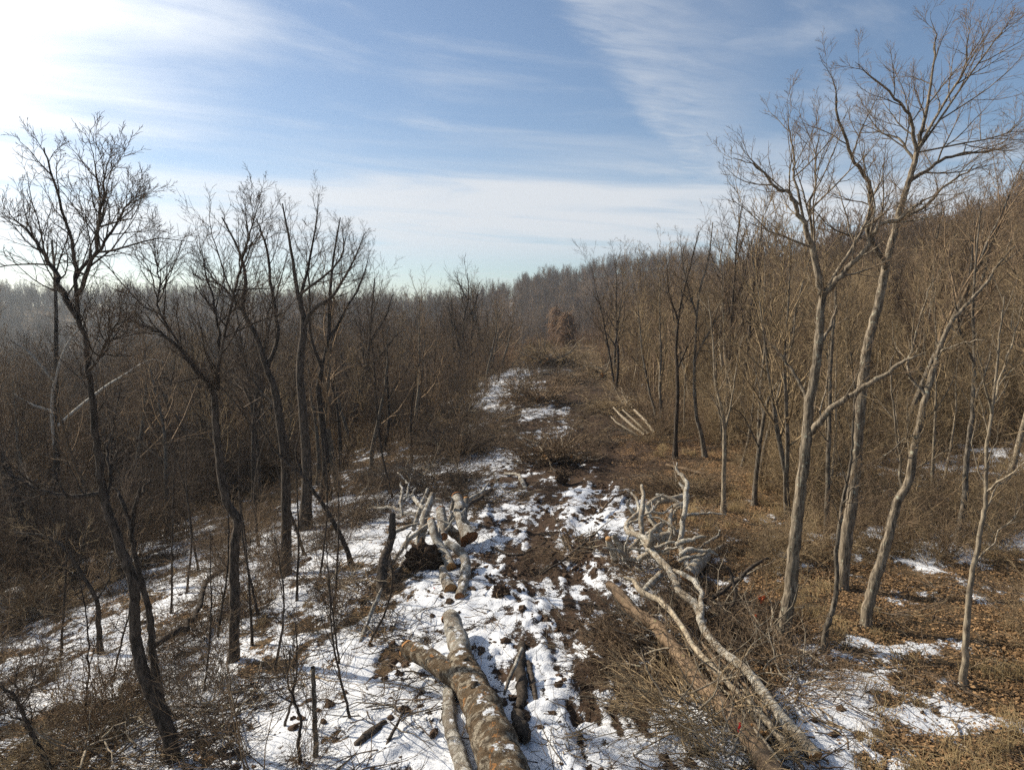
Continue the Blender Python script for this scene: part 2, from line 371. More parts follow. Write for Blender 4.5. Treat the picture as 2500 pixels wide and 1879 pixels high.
def norm(v):
    l = math.sqrt(v[0] * v[0] + v[1] * v[1] + v[2] * v[2]) or 1.0
    return (v[0] / l, v[1] / l, v[2] / l)
def perp_turn(d, ang, az):
    """turn d by ang towards a random side az"""
    ax = (0.0, 0.0, 1.0) if abs(d[2]) < .9 else (1.0, 0.0, 0.0)
    u = norm((d[1] * ax[2] - d[2] * ax[1], d[2] * ax[0] - d[0] * ax[2], d[0] * ax[1] - d[1] * ax[0]))
    v = (d[1] * u[2] - d[2] * u[1], d[2] * u[0] - d[0] * u[2], d[0] * u[1] - d[1] * u[0])
    c, s = math.cos(ang), math.sin(ang); ca, sa = math.cos(az), math.sin(az)
    return norm(tuple(d[i] * c + (u[i] * ca + v[i] * sa) * s for i in range(3)))
class Sp:
    """how a tree branches, one entry per level"""
    def __init__(s, n, ratio, ang, wob, trop, seg, sides, rmin, t0=.25, maxl=99.): s.__dict__.update(locals())
def sprout(tb, pts, rad, lev, sp, rng, L=None, t0=None, nmul=1.0):
    """children of the polyline pts"""
    if lev >= len(sp.n): return
    n = len(pts) - 1
    if L is None: L = sum(math.dist(pts[i], pts[i + 1]) for i in range(n))
    cnt = max(1, int(sp.n[lev] * nmul * (.8 + .4 * rng.random()))); az = rng.random() * 6.28
    t0 = sp.t0 if t0 is None else t0
    for j in range(cnt):
        tt = t0 + (1 - t0) * (j + rng.random() * .9) / cnt; tt = min(tt, .995)
        i = int(tt * n); fr = tt * n - i; a, b2 = pts[i], pts[i + 1]
        p = tuple(a[k] + (b2[k] - a[k]) * fr for k in range(3)); d = norm(tuple(b2[k] - a[k] for k in range(3)))
        r = rad[i] + (rad[i + 1] - rad[i]) * fr
        az += 2.4 + rng.uniform(-.6, .6)
        cd = perp_turn(d, sp.ang[lev] * rng.uniform(.65, 1.3) * (1.12 - .5 * tt), az)
        if cd[2] < -.25 and rng.random() < .75: cd = norm((cd[0], cd[1], -cd[2] * .5))
        cl = L * sp.ratio[lev] * (1.12 - .62 * tt) * rng.uniform(.6, 1.25)
        if sp.maxl < 50: cl = min(cl, sp.maxl * rng.uniform(.6, 1.1) * (.5 ** lev) * (max(.40, 1.2 - tt) if lev == 0 else 1.0))
        branch(tb, p, cd, cl, max(min(r * .72, cl * (.011 if sp.maxl < 50 else .017) + .003), sp.rmin), lev, sp, rng)
def branch(tb, p, d, L, r, lev, sp, rng):
    seg = sp.seg[lev]; st = L / seg; pts = [p]; rad = [r]; wb = sp.wob[lev]; tr = sp.trop[lev]
    for i in range(seg):
        d = norm((d[0] + rng.gauss(0, wb), d[1] + rng.gauss(0, wb), d[2] + rng.gauss(0, wb) + tr))
        p = (p[0] + d[0] * st, p[1] + d[1] * st, p[2] + d[2] * st)
        pts.append(p); rad.append(max(r * (1 - .8 * (i + 1) / seg), sp.rmin * (.55 if i == seg - 1 else .8)))
    (tb[lev] if isinstance(tb, list) else tb).add(pts, rad, sp.sides[lev])
    sprout(tb, pts, rad, lev + 1, sp, rng, L)

# ------------------------------------------------------------------ ground
th = np.concatenate([np.linspace(-180, -54, 16)[:-1], np.linspace(-54, -43, 14)[:-1], np.linspace(-43, 43, 330)[:-1], np.linspace(43, 54, 14)[:-1], np.linspace(54, 180, 16)[:-1]])
rr = np.concatenate([[0.01], np.geomspace(1.0, 8.0, 24)[:-1], np.geomspace(8, 62, 390)[:-1], np.geomspace(62, 1700, 150)])
TH, RR = np.meshgrid(np.radians(th), rr)
X = RR * np.sin(TH); Y = RR * np.cos(TH)
Hh, Ss, Mm = full_h(X, Y)
nr, nt = X.shape; idx = np.arange(nr * nt).reshape(nr, nt); jn = (np.arange(nt) + 1) % nt
quads = np.stack([idx[:-1], idx[1:], idx[1:][:, jn], idx[:-1][:, jn]], -1).reshape(-1, 4)
gme = mesh_np('ground', np.stack([X, Y, Hh], -1).reshape(-1, 3), [quads], 'ground')
for nm, arr in (('snow', Ss), ('mud', Mm)):
    at_ = gme.attributes.new(nm, 'FLOAT', 'POINT'); at_.data.foreach_set('value', arr.astype(np.float32).ravel())
ground = tag(link('ground', gme), kind='structure')
def gz(x, y): return float(full_h(np.array([float(x)]), np.array([float(y)]))[0][0])
def gzs(x, y): return full_h(np.asarray(x, float), np.asarray(y, float))[0]

# ------------------------------------------------------------------ standing trees placed one by one
def px_r(wpx, p): return wpx * .5 / F * depth_of(p)
def world_line(px, Y0, drift=0.0, jig=0.0, rng=None):
    out = []
    for i, (a, b2) in enumerate(px):
        yy = Y0 + drift * i / max(1, len(px) - 1) + (rng.gauss(0, jig) if (rng and i) else 0)
        out.append(at(a, b2, yy))
    return out
SP_FINE = Sp(maxl=2.6, n=[10, 8, 6], ratio=[.55, .48, .5], ang=[.75, .75, .7], wob=[.14, .17, .16], trop=[.09, .08, .06], seg=[6, 4, 3], sides=[4, 3, 3], rmin=.0036, t0=.15)
SP_DENSE = Sp(maxl=2.45, n=[18, 8, 6], ratio=[.6, .5, .5], ang=[.8, .75, .75], wob=[.17, .2, .2], trop=[.10, .08, .04], seg=[6, 4, 3], sides=[4, 3, 3], rmin=.0042, t0=.15)
def hero(name, label, base_px, trunk_px, w0, w1, limbs, seed, bark='bark', twig='twig', sp=SP_FINE, cat='tree', t0=.55, nmul=1.0, drift=0.0, group=None, limb_mat=None):
    rng = random.Random(seed); B = G(*base_px); Y0 = B[1]
    z0 = gz(B[0], B[1]); org = np.array([B[0], B[1], z0])
    root = thing(name, label, cat, org, group)
    tw = world_line(trunk_px, Y0, drift); pts = catmull([np.array([B[0], B[1], z0 - .25])] + tw, 5)
    pts = pts + np.array([[rng.gauss(0, .006), rng.gauss(0, .015), 0] for _ in pts])
    n = len(pts); ra, rb = px_r(w0, B), px_r(w1, tw[-1])
    rad = np.array([ra + (rb - ra) * (i / (n - 1)) ** .9 for i in range(n)]); rad[:4] *= (1.75, 1.4, 1.15, 1.05)
    tb = Tubes(); loc = pts - org; tb.add(loc, rad, 9); link('trunk', tb.mesh('trunk', bark, .13, seed), root)
    crown = [Tubes(), Tubes(), Tubes()]
    sprout(crown, [tuple(q) for q in loc], list(rad), 0, sp, rng, None, t0, nmul)
    for lp in limbs:
        px, a, b2, dr = lp[:4]; q0 = px[0]
        k = int(np.argmin([abs((F * (p - CAM) @ RT / depth_of(p) + 1106) - q0[0]) + abs(831.5 - F * ((p - CAM) @ UP) / depth_of(p) - q0[1]) for p in pts]))
        wl = world_line(px, float(pts[k][1]), dr); wl[0] = pts[k]
        lw = catmull(wl, 4) - org; m = len(lw)
        rl0, rl1 = px_r(a, wl[0]), px_r(b2, wl[-1])
        lr = [max((rl0 + (rl1 - rl0) * i / (m - 1)) * min(1, .25 + 3.2 * (1 - i / (m - 1))), .005) for i in range(m)]
        lw[1:-1] += np.array([[rng.gauss(0, .015), rng.gauss(0, .03), rng.gauss(0, .015)] for _ in range(m - 2)])
        tb = Tubes(); tb.add(lw, lr, 6); link('limb', tb.mesh('limb', limb_mat or bark, .14, seed), root)
        sprout(crown, [tuple(q) for q in lw], lr, 0, sp, rng, None, .12, nmul * (lp[4] if len(lp) > 4 else 1.0))
    big, tn = crown[0], Tubes()
    for c in crown[1:]:
        for kk, L in c.g.items(): tn.g.setdefault(kk, []).extend(L)
    if not big.empty(): tag(link('branches', big.mesh('branches', bark if bark != 'sycamore' else 'sycamore'), root), kind='stuff')
    if not tn.empty(): tag(link('crown', tn.mesh('crown', twig), root), kind='stuff')
    return root

LT = 'bare_tree'
hero(LT, 'dark leaning bare tree with long horizontal limb, largest at the left edge', (374, 1640),
     [(367, 1600), (348, 1545), (327, 1499), (311, 1459), (299, 1412), (291, 1366), (290, 1305), (286, 1252), (265, 1200), (246, 1140), (225, 1080), (214, 1010), (207, 946), (201, 882), (191, 802), (185, 738), (169, 684), (164, 610), (160, 550), (140, 470), (112, 380), (95, 320)],
     33, 3, [([(225, 1065), (180, 1070), (120, 1068), (60, 1050), (19, 1023), (-10, 985)], 13, 7, -.8, .5),
             ([(169, 684), (128, 614), (96, 550), (60, 500), (20, 470)], 14, 3, .9),
             ([(166, 640), (200, 560), (215, 480), (225, 400), (235, 350)], 10, 2, -1.2), ([(164, 600), (230, 520), (270, 450), (300, 425)], 8, 2, 1.0),
             ([(191, 802), (230, 740), (262, 670)], 8, 3, -1.0), ([(230, 1090), (240, 1030), (232, 980), (240, 930)], 9, 4, .8, .4)],
     11, 'bark_dark', 'twig_dark', SP_DENSE, t0=.62)
hero(LT, 'slimmer grey bare stem crossing in front of the leaning dark tree at left', (372, 1600),
     [(360, 1551), (348, 1520), (339, 1474), (330, 1415), (327, 1366), (320, 1311), (303, 1252), (291, 1197), (284, 1150), (288, 1110), (298, 1070), (305, 1040)],
     22, 6, [([(298, 1070), (320, 1040), (340, 1036)], 6, 2, .5, .4), ([(286, 1140), (262, 1080), (240, 1052)], 11, 6, .3, .2)], 12, 'bark_dark', 'twig_dark', SP_FINE, t0=.7, nmul=.5)
hero(LT, 'bare tree forking into a wide V, left of the clustered trees', (505, 1437),
     [(506, 1380), (507, 1300), (506, 1240), (507, 1171), (514, 1126), (492, 1089), (477, 1022), (469, 946), (463, 866), (460, 841)],
     24, 14, [([(460, 841), (425, 802), (383, 751), (351, 723), (319, 708), (287, 691)], 11, 3, -.7), ([(351, 723), (347, 680), (345, 620), (335, 563), (330, 520)], 6, 2, .5),
              ([(460, 845), (469, 828), (473, 754), (469, 691), (460, 643), (440, 570), (425, 490)], 11, 2, .9), ([(470, 740), (500, 660), (520, 580), (540, 500), (555, 450)], 7, 2, -.9)],
     13, 'bark_dark', 'twig_dark', SP_DENSE, t0=.85, nmul=1.1)
hero(LT, 'tall bare tree with bent trunk, leftmost of the close cluster left of centre', (614, 1245),
     [(618, 1190), (618, 1096), (615, 985), (600, 880), (590, 830), (577, 798), (555, 731), (525, 668), (530, 600), (515, 540), (480, 470)],
     26, 3, [([(577, 798), (600, 730), (590, 650), (580, 560), (560, 490), (545, 460)], 11, 2, .9), ([(540, 700), (500, 640), (460, 600), (430, 560)], 7, 2, -1.1), ([(600, 880), (560, 840), (520, 780)], 7, 2, 1.2)],
     14, 'bark_dark', 'twig_dark', SP_DENSE, t0=.6)
hero(LT, 'tallest bare tree of the close cluster left of centre, crown spread like a vase', (658, 1145),
     [(663, 1022), (655, 900), (648, 798), (656, 705), (650, 660), (644, 640), (637, 594), (625, 520), (610, 440)],
     24, 3, [([(656, 705), (678, 668), (719, 638), (749, 590), (775, 540)], 11, 3, -1.0), ([(644, 650), (665, 580), (680, 500), (690, 410)], 8, 2, 1.0), ([(719, 638), (735, 560), (740, 490)], 6, 2, .6)],
     15, 'bark_dark', 'twig_dark', SP_DENSE, t0=.62)
hero(LT, 'bare tree with rounded fine crown, behind the tallest of the close cluster', (702, 1075),
     [(704, 1000), (700, 947), (689, 836), (708, 743), (712, 650), (720, 560), (735, 470)],
     20, 2.5, [([(708, 743), (740, 680), (780, 610), (800, 540)], 8, 2, .9), ([(695, 800), (670, 720), (668, 620), (660, 540)], 8, 2, -.9), ([(712, 650), (760, 570), (790, 500)], 6, 2, 1.4)],
     16, 'bark_dark', 'twig_dark', SP_DENSE, t0=.5)
hero(LT, 'short-trunked bare tree at the right end of the close cluster, low wide crown', (765, 950),
     [(767, 929), (771, 854), (794, 780), (801, 687), (810, 600)],
     18, 2.5, [([(780, 830), (820, 770), (850, 730), (880, 705)], 8, 2, .9), ([(797, 740), (830, 690), (850, 630)], 6, 2, -.9), ([(771, 854), (740, 790), (735, 720)], 7, 2, 1.4)],
     17, 'bark_dark', 'twig_dark', SP_DENSE, t0=.4)
hero('leaning_tree', 'thin dark stem leaning left over the snow beside the close cluster', (762, 1222),
     [(749, 1186), (719, 1126), (682, 1067), (652, 1026), (622, 1003), (585, 960), (555, 905)], 13, 3, [([(652, 1026), (640, 980), (650, 920)], 5, 1.5, .7, .7)], 18, 'bark_dark', 'twig_dark', SP_FINE, t0=.45, nmul=.8)
hero(LT, 'dark trunk half cut off by the left edge, thick limb near head of slope', (70, 1262),
     [(60, 1220), (40, 1120), (14, 1020), (-12, 950), (-40, 850), (-60, 700)], 34, 10, [([(14, 1020), (70, 1058), (140, 1066)], 9, 4, .6, .4)], 19, 'bark_dark', 'twig_dark', SP_FINE, t0=.3, nmul=.8)
hero('sycamore_tree', 'white-limbed bare sycamore behind the dark leaning tree at far left', (118, 1130),
     [(121, 1058), (121, 950), (120, 800), (121, 690), (118, 600), (112, 520)], 17, 4,
     [([(121, 1000), (112, 900), (118, 825), (144, 748), (175, 705), (230, 650), (275, 600)], 8, 2.5, -1.5), ([(121, 930), (207, 850), (265, 812), (306, 786), (335, 777), (375, 790)], 7, 2, 1.8), ([(120, 820), (60, 760), (10, 730)], 8, 2, -1.2), ([(120, 900), (60, 870), (20, 842)], 7, 2, 1.0)],
     20, 'bark_dark', 'twig', SP_DENSE, t0=.4, limb_mat='sycamore')
hero('sapling', 'bent bare stem rising at the lower left corner of the snow', (115, 1680),
     [(108, 1663), (80, 1606), (58, 1563), (31, 1502), (-5, 1480)], 14, 5, [([(60, 1570), (20, 1540), (-10, 1545)], 5, 2, .4), ([(45, 1530), (70, 1480), (75, 1430)], 4, 1.5, -.3)], 21, 'bark_dark', 'twig_dark', SP_FINE, t0=.4)
hero('sapling', 'arched thin stem bending left, midway up the left snow slope', (216, 1415),
     [(214, 1360), (209, 1298), (172, 1234), (132, 1178), (85, 1155), (30, 1150)], 13, 3, [([(209, 1298), (235, 1250), (240, 1200)], 5, 1.5, .4)], 22, 'bark_dark', 'twig_tan', SP_FINE, t0=.4, nmul=.9)
hero('snag', 'short broken dead trunk standing by the lower left snow', (682, 1640),
     [(682, 1600), (680, 1540), (678, 1480), (676, 1440)], 12, 9, [], 23, 'bark', 'twig', SP_FINE, t0=.5, nmul=.3)
hero('snag', 'crooked dead stem left of the short broken trunk', (650, 1650),
     [(645, 1610), (650, 1560), (635, 1510), (622, 1470), (628, 1400)], 9, 3, [], 24, 'bark_dark', 'twig_dark', SP_FINE, t0=.5, nmul=.5)

rgs = random.Random(404)
WHERE = ['below the wide V-forked tree', 'right of the wide V-forked tree', 'under the close cluster left of centre', 'on the snow left of the log pile', 'between leaning dark tree and V-forked tree', 'on the slope left of the leaning dark tree']
for i, (bx, by, hpx, wz) in enumerate([(440, 1500, 330, 0), (468, 1380, 330, 0), (545, 1400, 360, 1), (560, 1330, 380, 1), (590, 1460, 300, 1), (640, 1300, 350, 2), (690, 1250, 330, 2), (720, 1330, 280, 2), (735, 1440, 260, 3), (790, 1400, 230, 3), (760, 1560, 330, 3), (610, 1580, 260, 3), (400, 1290, 330, 4), (430, 1230, 300, 4), (370, 1330, 360, 4), (180, 1560, 360, 5), (130, 1420, 330, 5), (240, 1470, 300, 5), (660, 1200, 280, 2), (560, 1180, 300, 1), (850, 1080, 230, 3), (890, 1000, 200, 3)]):
    lean = rgs.gauss(-.05, .10); cv = rgs.gauss(0, 18); px = [(bx + lean * hpx * q + cv * math.sin(q * 3.1), by - hpx * q) for q in (.12, .35, .6, .85, 1.0)]
    num = ('first', 'second', 'third', 'fourth', 'fifth', 'sixth')[[j for j, r_ in enumerate([0, 0, 1, 1, 1, 2, 2, 2, 3, 3, 3, 3, 4, 4, 4, 5, 5, 5, 2, 1, 3, 3]) if r_ == wz].index(i)]
    hero('sapling', 'thin dark sapling %s, %s of them' % (WHERE[wz], num), (bx, by), px, rgs.uniform(5, 8), 1.6, [], 500 + i, 'bark_dark', 'twig_dark', Sp(maxl=1.5, n=[11, 4, 3], ratio=[.5, .5, .5], ang=[.8, .75, .7], wob=[.14, .17, .16], trop=[.06, .05, .04], seg=[4, 3, 2], sides=[3, 3, 3], rmin=.0042, t0=.15), 'sapling', .3, 1.0, group='saplings on the left slope')
RT_ = 'bare_tree'
hero(RT_, 'large bare tree with long low arm reaching right, nearest on the right side', (1692, 1378),
     [(1699, 1328), (1710, 1267), (1714, 1192), (1725, 1099), (1736, 1006), (1744, 932), (1748, 876), (1762, 801), (1770, 727), (1772, 680), (1778, 639)],
     31, 15, [([(1778, 639), (1770, 618), (1758, 551), (1747, 517), (1737, 484), (1718, 445), (1703, 417), (1675, 407), (1651, 374), (1617, 354), (1584, 340)], 15, 2.5, -1.0),
              ([(1718, 445), (1718, 407), (1720, 354), (1708, 287), (1699, 220)], 7, 1.5, .7), ([(1737, 484), (1752, 452), (1760, 400), (1762, 330), (1775, 270)], 7, 1.5, .9),
              ([(1778, 639), (1809, 604), (1842, 570), (1876, 527), (1900, 489), (1943, 472), (1976, 445), (2015, 426), (2087, 417)], 15, 2.5, -1.6),
              ([(1842, 570), (1850, 520), (1870, 480), (1880, 440), (1900, 395), (1920, 340)], 8, 2, .6),
              ([(1746, 950), (1770, 909), (1807, 876), (1863, 838), (1919, 805), (1956, 779), (2001, 760)], 17, 7, -1.4, .5),
              ([(1745, 880), (1725, 820), (1692, 775), (1654, 730)], 9, 5, .9, .6), ([(1770, 760), (1800, 690), (1805, 640)], 8, 3, .7, .7)],
     31, 'bark_right', 'twig', SP_FINE, t0=.9, nmul=1.0)
hero(RT_, 'tallest bare tree at right, crown of fine twigs reaching the top of the sky', (1818, 1268),
     [(1822, 1230), (1829, 1155), (1841, 1081), (1852, 969), (1859, 876), (1867, 801), (1871, 766), (1881, 718), (1900, 647), (1909, 599), (1919, 551), (1938, 479), (1948, 441), (1967, 383), (1981, 330)],
     28, 11, [([(1981, 330), (1972, 278), (1957, 239), (1933, 211), (1876, 163), (1847, 134)], 9, 2, -1.0), ([(1981, 330), (1998, 259), (2010, 187), (2020, 96), (2010, 24)], 10, 1.5, .6),
              ([(1998, 259), (2053, 201), (2087, 144), (2096, 38)], 7, 1.5, -.9), ([(2053, 201), (2134, 110), (2182, 53)], 5, 1.2, .5),
              ([(1962, 400), (2000, 369), (2043, 342), (2096, 330), (2134, 328), (2178, 316)], 9, 2, 1.2, .8), ([(2134, 328), (2163, 292), (2206, 259)], 4, 1.2, .3),
              ([(1913, 580), (1907, 560), (1876, 508), (1881, 455), (1876, 393), (1847, 350), (1823, 287), (1806, 235), (1804, 182), (1770, 115)], 13, 2, -1.8),
              ([(1976, 350), (1940, 300), (1900, 285), (1870, 240)], 6, 1.5, 1.2), ([(1938, 479), (1990, 450), (2040, 405), (2090, 370), (2115, 345)], 8, 2, -1.2, .8)],
     32, 'bark_right', 'twig', Sp(maxl=2.8, n=[10, 8, 7], ratio=[.6, .55, .6], ang=[.75, .7, .6], wob=[.12, .13, .10], trop=[.05, .02, -.01], seg=[6, 4, 3], sides=[4, 3, 3], rmin=.0036, t0=.15), t0=.75)
hero(RT_, 'lichen-grey bare tree leaning right, right of the two large trees', (1868, 1352),
     [(1874, 1319), (1889, 1259), (1915, 1174), (1938, 1088), (1964, 1036), (1975, 969), (1993, 887), (2012, 816), (2027, 764), (2053, 699), (2096, 651), (2130, 613), (2154, 575), (2192, 532)],
     26, 3, [([(1950, 1060), (1945, 999), (1930, 894), (1925, 800), (1940, 720)], 8, 2, .8), ([(2000, 860), (1960, 800), (1975, 740), (2000, 650), (2034, 575)], 8, 2, 1.2), ([(2027, 764), (2080, 740), (2130, 735)], 6, 2, -1.0), ([(1985, 930), (1940, 960), (1900, 995)], 5, 2, -.7)],
     33, 'bark_right', 'twig_tan', SP_FINE, t0=.35, nmul=1.0)
hero('bare_tree', 'slender crooked lichen-spotted stem in front of the tallest right tree', (1776, 1408),
     [(1785, 1360), (1796, 1323), (1807, 1278), (1807, 1192), (1818, 1099), (1837, 1006), (1842, 930), (1848, 850)], 15, 3, [([(1818, 1099), (1840, 1050), (1870, 1010)], 4, 1.5, -.6)], 34, 'bark', 'twig', SP_FINE, t0=.55, nmul=.7)
hero('bare_tree', 'slim pale young tree with forked stem, right foreground', (2083, 1482),
     [(2085, 1400), (2090, 1327), (2101, 1230), (2124, 1118), (2129, 1062), (2131, 969), (2142, 894), (2153, 801), (2161, 708), (2170, 640)], 15, 2.5,
     [([(2129, 1062), (2180, 1024), (2230, 990)], 6, 2, -.8), ([(2137, 930), (2150, 850), (2185, 740), (2212, 650)], 7, 2, .8), ([(2142, 894), (2120, 800), (2110, 720)], 5, 1.5, -.7), ([(2101, 1230), (2160, 1150), (2220, 1080)], 4, 1.5, .6)], 35, 'bark_light', 'twig_tan', SP_FINE, t0=.4, nmul=.8)
hero('bare_tree', 'straight grey bare tree behind the slim pale young tree at right', (2070, 1182),
     [(2072, 1150), (2083, 1081), (2090, 987), (2101, 876), (2105, 764), (2102, 660), (2110, 540), (2120, 450)], 17, 2, [([(2101, 876), (2130, 800), (2150, 700)], 6, 1.5, .9), ([(2104, 780), (2070, 700), (2060, 610)], 6, 1.5, -.9)], 36, 'bark', 'twig', SP_FINE, t0=.4, nmul=.9)
hero('bare_tree', 'thin trunk close behind the nearest large right tree', (1786, 1165),
     [(1786, 1120), (1789, 1000), (1792, 900), (1795, 780), (1802, 690), (1806, 620)], 13, 4, [], 37, 'bark', 'twig', SP_FINE, t0=.4, nmul=.8)
hero('bare_tree', 'straight slender trunk forking low, just right of the white branch pile', (1563, 1110),
     [(1564, 1050), (1565, 931), (1558, 880), (1545, 820), (1540, 740), (1530, 640)], 12, 2, [([(1565, 931), (1580, 870), (1590, 800), (1605, 720)], 6, 1.5, .7), ([(1565, 940), (1550, 880), (1525, 835)], 5, 1.5, -.7)], 38, 'bark_light', 'twig_tan', SP_FINE, t0=.55, nmul=.9)
hero('bare_tree', 'slender trunk leaning right, between white branch pile and nearest right tree', (1630, 1092),
     [(1632, 1050), (1640, 969), (1658, 868), (1692, 809), (1712, 740), (1720, 650)], 13, 2, [([(1650, 910), (1640, 840), (1625, 760)], 5, 1.5, .8), ([(1640, 969), (1605, 900), (1560, 870)], 4, 1.5, -.9)], 39, 'bark', 'twig', SP_FINE, t0=.5, nmul=.9)
hero('bare_tree', 'dark slim tree at the clearing edge beyond the white branch pile', (1458, 990),
     [(1460, 930), (1464, 838), (1461, 745), (1470, 660), (1490, 580), (1510, 500)], 11, 2, [([(1462, 800), (1490, 740), (1530, 680)], 5, 1.5, .9), ([(1465, 700), (1445, 630), (1440, 560)], 5, 1.5, -.9)], 40, 'bark_dark', 'twig', SP_DENSE, t0=.4)
hero('bare_tree', 'curved slim tree right of the dark one at the clearing edge', (1526, 990),
     [(1515, 940), (1504, 894), (1500, 820), (1502, 745), (1510, 640), (1530, 560), (1540, 480)], 11, 2, [([(1503, 780), (1540, 700), (1560, 630)], 5, 1.5, -.9), ([(1506, 690), (1480, 600), (1470, 520)], 5, 1.5, .9)], 41, 'bark', 'twig', SP_DENSE, t0=.4)
hero('bare_tree', 'lone bare tree with slanting crown above the left edge of the far clearing', (1010, 828),
     [(1006, 790), (1000, 740), (1003, 690), (1012, 640), (1010, 590)], 9, 1.6, [([(1008, 800), (990, 740), (975, 690), (965, 650)], 6, 1.2, 1.5), ([(1003, 700), (1025, 660), (1035, 620)], 5, 1.2, -1.5), ([(1012, 650), (995, 620), (985, 595)], 4, 1.2, 1.5), ([(1012, 800), (1020, 720), (1022, 660)], 6, 1.5, -1.)],
     42, 'bark_dark', 'twig_dark', Sp(n=[8, 6, 4], ratio=[.5, .5, .5], ang=[.7, .75, .7], wob=[.16, .18, .16], trop=[.1, .08, .05], seg=[5, 3, 2], sides=[4, 3, 3], rmin=.014, t0=.15), t0=.3)

# ------------------------------------------------------------------ trees of the wood, copied
def wood_tree(seed, H, style, sp, sides=6):
    rng = random.Random(seed); tr, cr = Tubes(), [Tubes(), Tubes(), Tubes()]
    stems = 1 if style != 'multi' else rng.choice((2, 3))
    for s_ in range(stems):
        p = (rng.gauss(0, .12) * (stems > 1), rng.gauss(0, .12) * (stems > 1), -.4); a = rng.random() * 6.28; ln = .05 + .12 * rng.random() + .07 * (stems > 1)
        d = norm((math.cos(a) * ln, math.sin(a) * ln, 1)); seg = 12; r0 = H * (.0115 if style != 'thin' else .008) * rng.uniform(.8, 1.25) / (1.25 if stems > 1 else 1)
        pts, rad = [p], [r0 * 1.35]
        hh = H * rng.uniform(.82, 1.0)
        for i in range(seg):
            d = norm((d[0] + rng.gauss(0, .06), d[1] + rng.gauss(0, .06), d[2] + .05)); p = tuple(p[k] + d[k] * hh / seg for k in range(3))
            pts.append(p); rad.append(max(r0 * (1 - .93 * ((i + 1) / seg) ** 1.1), sp.rmin))
        tr.add(pts, rad, sides); sprout(cr, pts, rad, 0, sp, rng, hh, .28 if style != 'thin' else .4)
    tn = Tubes()
    for c in cr:
        for kk, L in c.g.items(): tn.g.setdefault(kk, []).extend(L)
    return tr, tn
def SPM(rm, n=(15, 7, 5), ang=.72, ratio=(.40, .45, .5)): return Sp(n=list(n), ratio=list(ratio), ang=[ang, .75, .75], wob=[.13, .17, .18], trop=[.13, .09, .05], seg=[5, 3, 2], sides=[3, 3, 3], rmin=rm, t0=.12)
KINDS = []
for i, (H, st, bk, tw) in enumerate([(14, 'one', 'bark', 'twig'), (16, 'one', 'bark', 'twig'), (13, 'multi', 'bark', 'twig_tan'), (11, 'thin', 'bark_light', 'twig_tan'), (15, 'multi', 'bark_dark', 'twig_dark'), (12, 'one', 'bark_dark', 'twig_dark'), (9, 'thin', 'bark', 'twig_tan'), (15, 'one', 'bark_light', 'twig')]):
    tr, tn = wood_tree(100 + i, H, st, SPM(.0095))
    KINDS.append((tr.mesh('trunk', bk, .1, i), tn.mesh('crown', tw), H))
rng = random.Random(5); spots = []
def in_view(x, y, m=3.0): return abs(x) < .78 * y + m
HB = [o.location.xy.copy() for o in bpy.data.objects if o.type == 'EMPTY']
tries = 0
while len(spots) < 290 and tries < 60000:
    tries += 1
    y = 22 + 95 * rng.random() ** 1.25; x = rng.uniform(-.8 * y - 4, .8 * y + 4); rx = x - float(road_x(y))
    if not in_view(x, y): continue
    edge_r = 7.5 if y < 70 else 6.0; edge_l = 12.5 - .07 * (y - 22) if y < 90 else 7
    if -edge_l < rx < edge_r: continue
    if rx > 0 and y < 27 and x < 19: continue
    if rx < 0 and y < 34 and x > -20: continue
    mind = (1.7 if y < 50 else 2.3) if rx > 0 else (3.2 if y < 60 else 3.0)
    if any((x - a) ** 2 + (y - c) ** 2 < mind * mind for a, c in spots): continue
    if any((x - q.x) ** 2 + (y - q.y) ** 2 < 2.0 for q in HB): continue
    spots.append((x, y))
spots.sort(key=lambda q: math.hypot(*q))
LOOK = ['tall straight bare tree', 'tall many-branched bare tree', 'forked bare tree', 'thin pale bare tree', 'dark forked bare tree', 'dark backlit bare tree', 'small thin bare tree', 'pale-barked bare tree']
ZONES = [(260, 'behind the leaning dark tree at left'), (470, 'behind the wide V-forked tree at left'), (720, 'behind the close cluster left of centre'), (900, 'between the close cluster and the far clearing'), (1130, 'along the left edge of the far clearing'),
         (1440, 'along the right edge of the far clearing'), (1600, 'beyond the white branch pile'), (1720, 'just left of the nearest large right tree'), (1860, 'behind the two large right trees'), (2030, 'behind the tree leaning right'), (9999, 'at the right edge of the wood')]
ORD = ['nearest', 'second nearest', 'third nearest', 'fourth nearest', 'fifth nearest', 'sixth nearest', 'seventh nearest']
zone_n = {}
zs = gzs([p[0] for p in spots], [p[1] for p in spots])
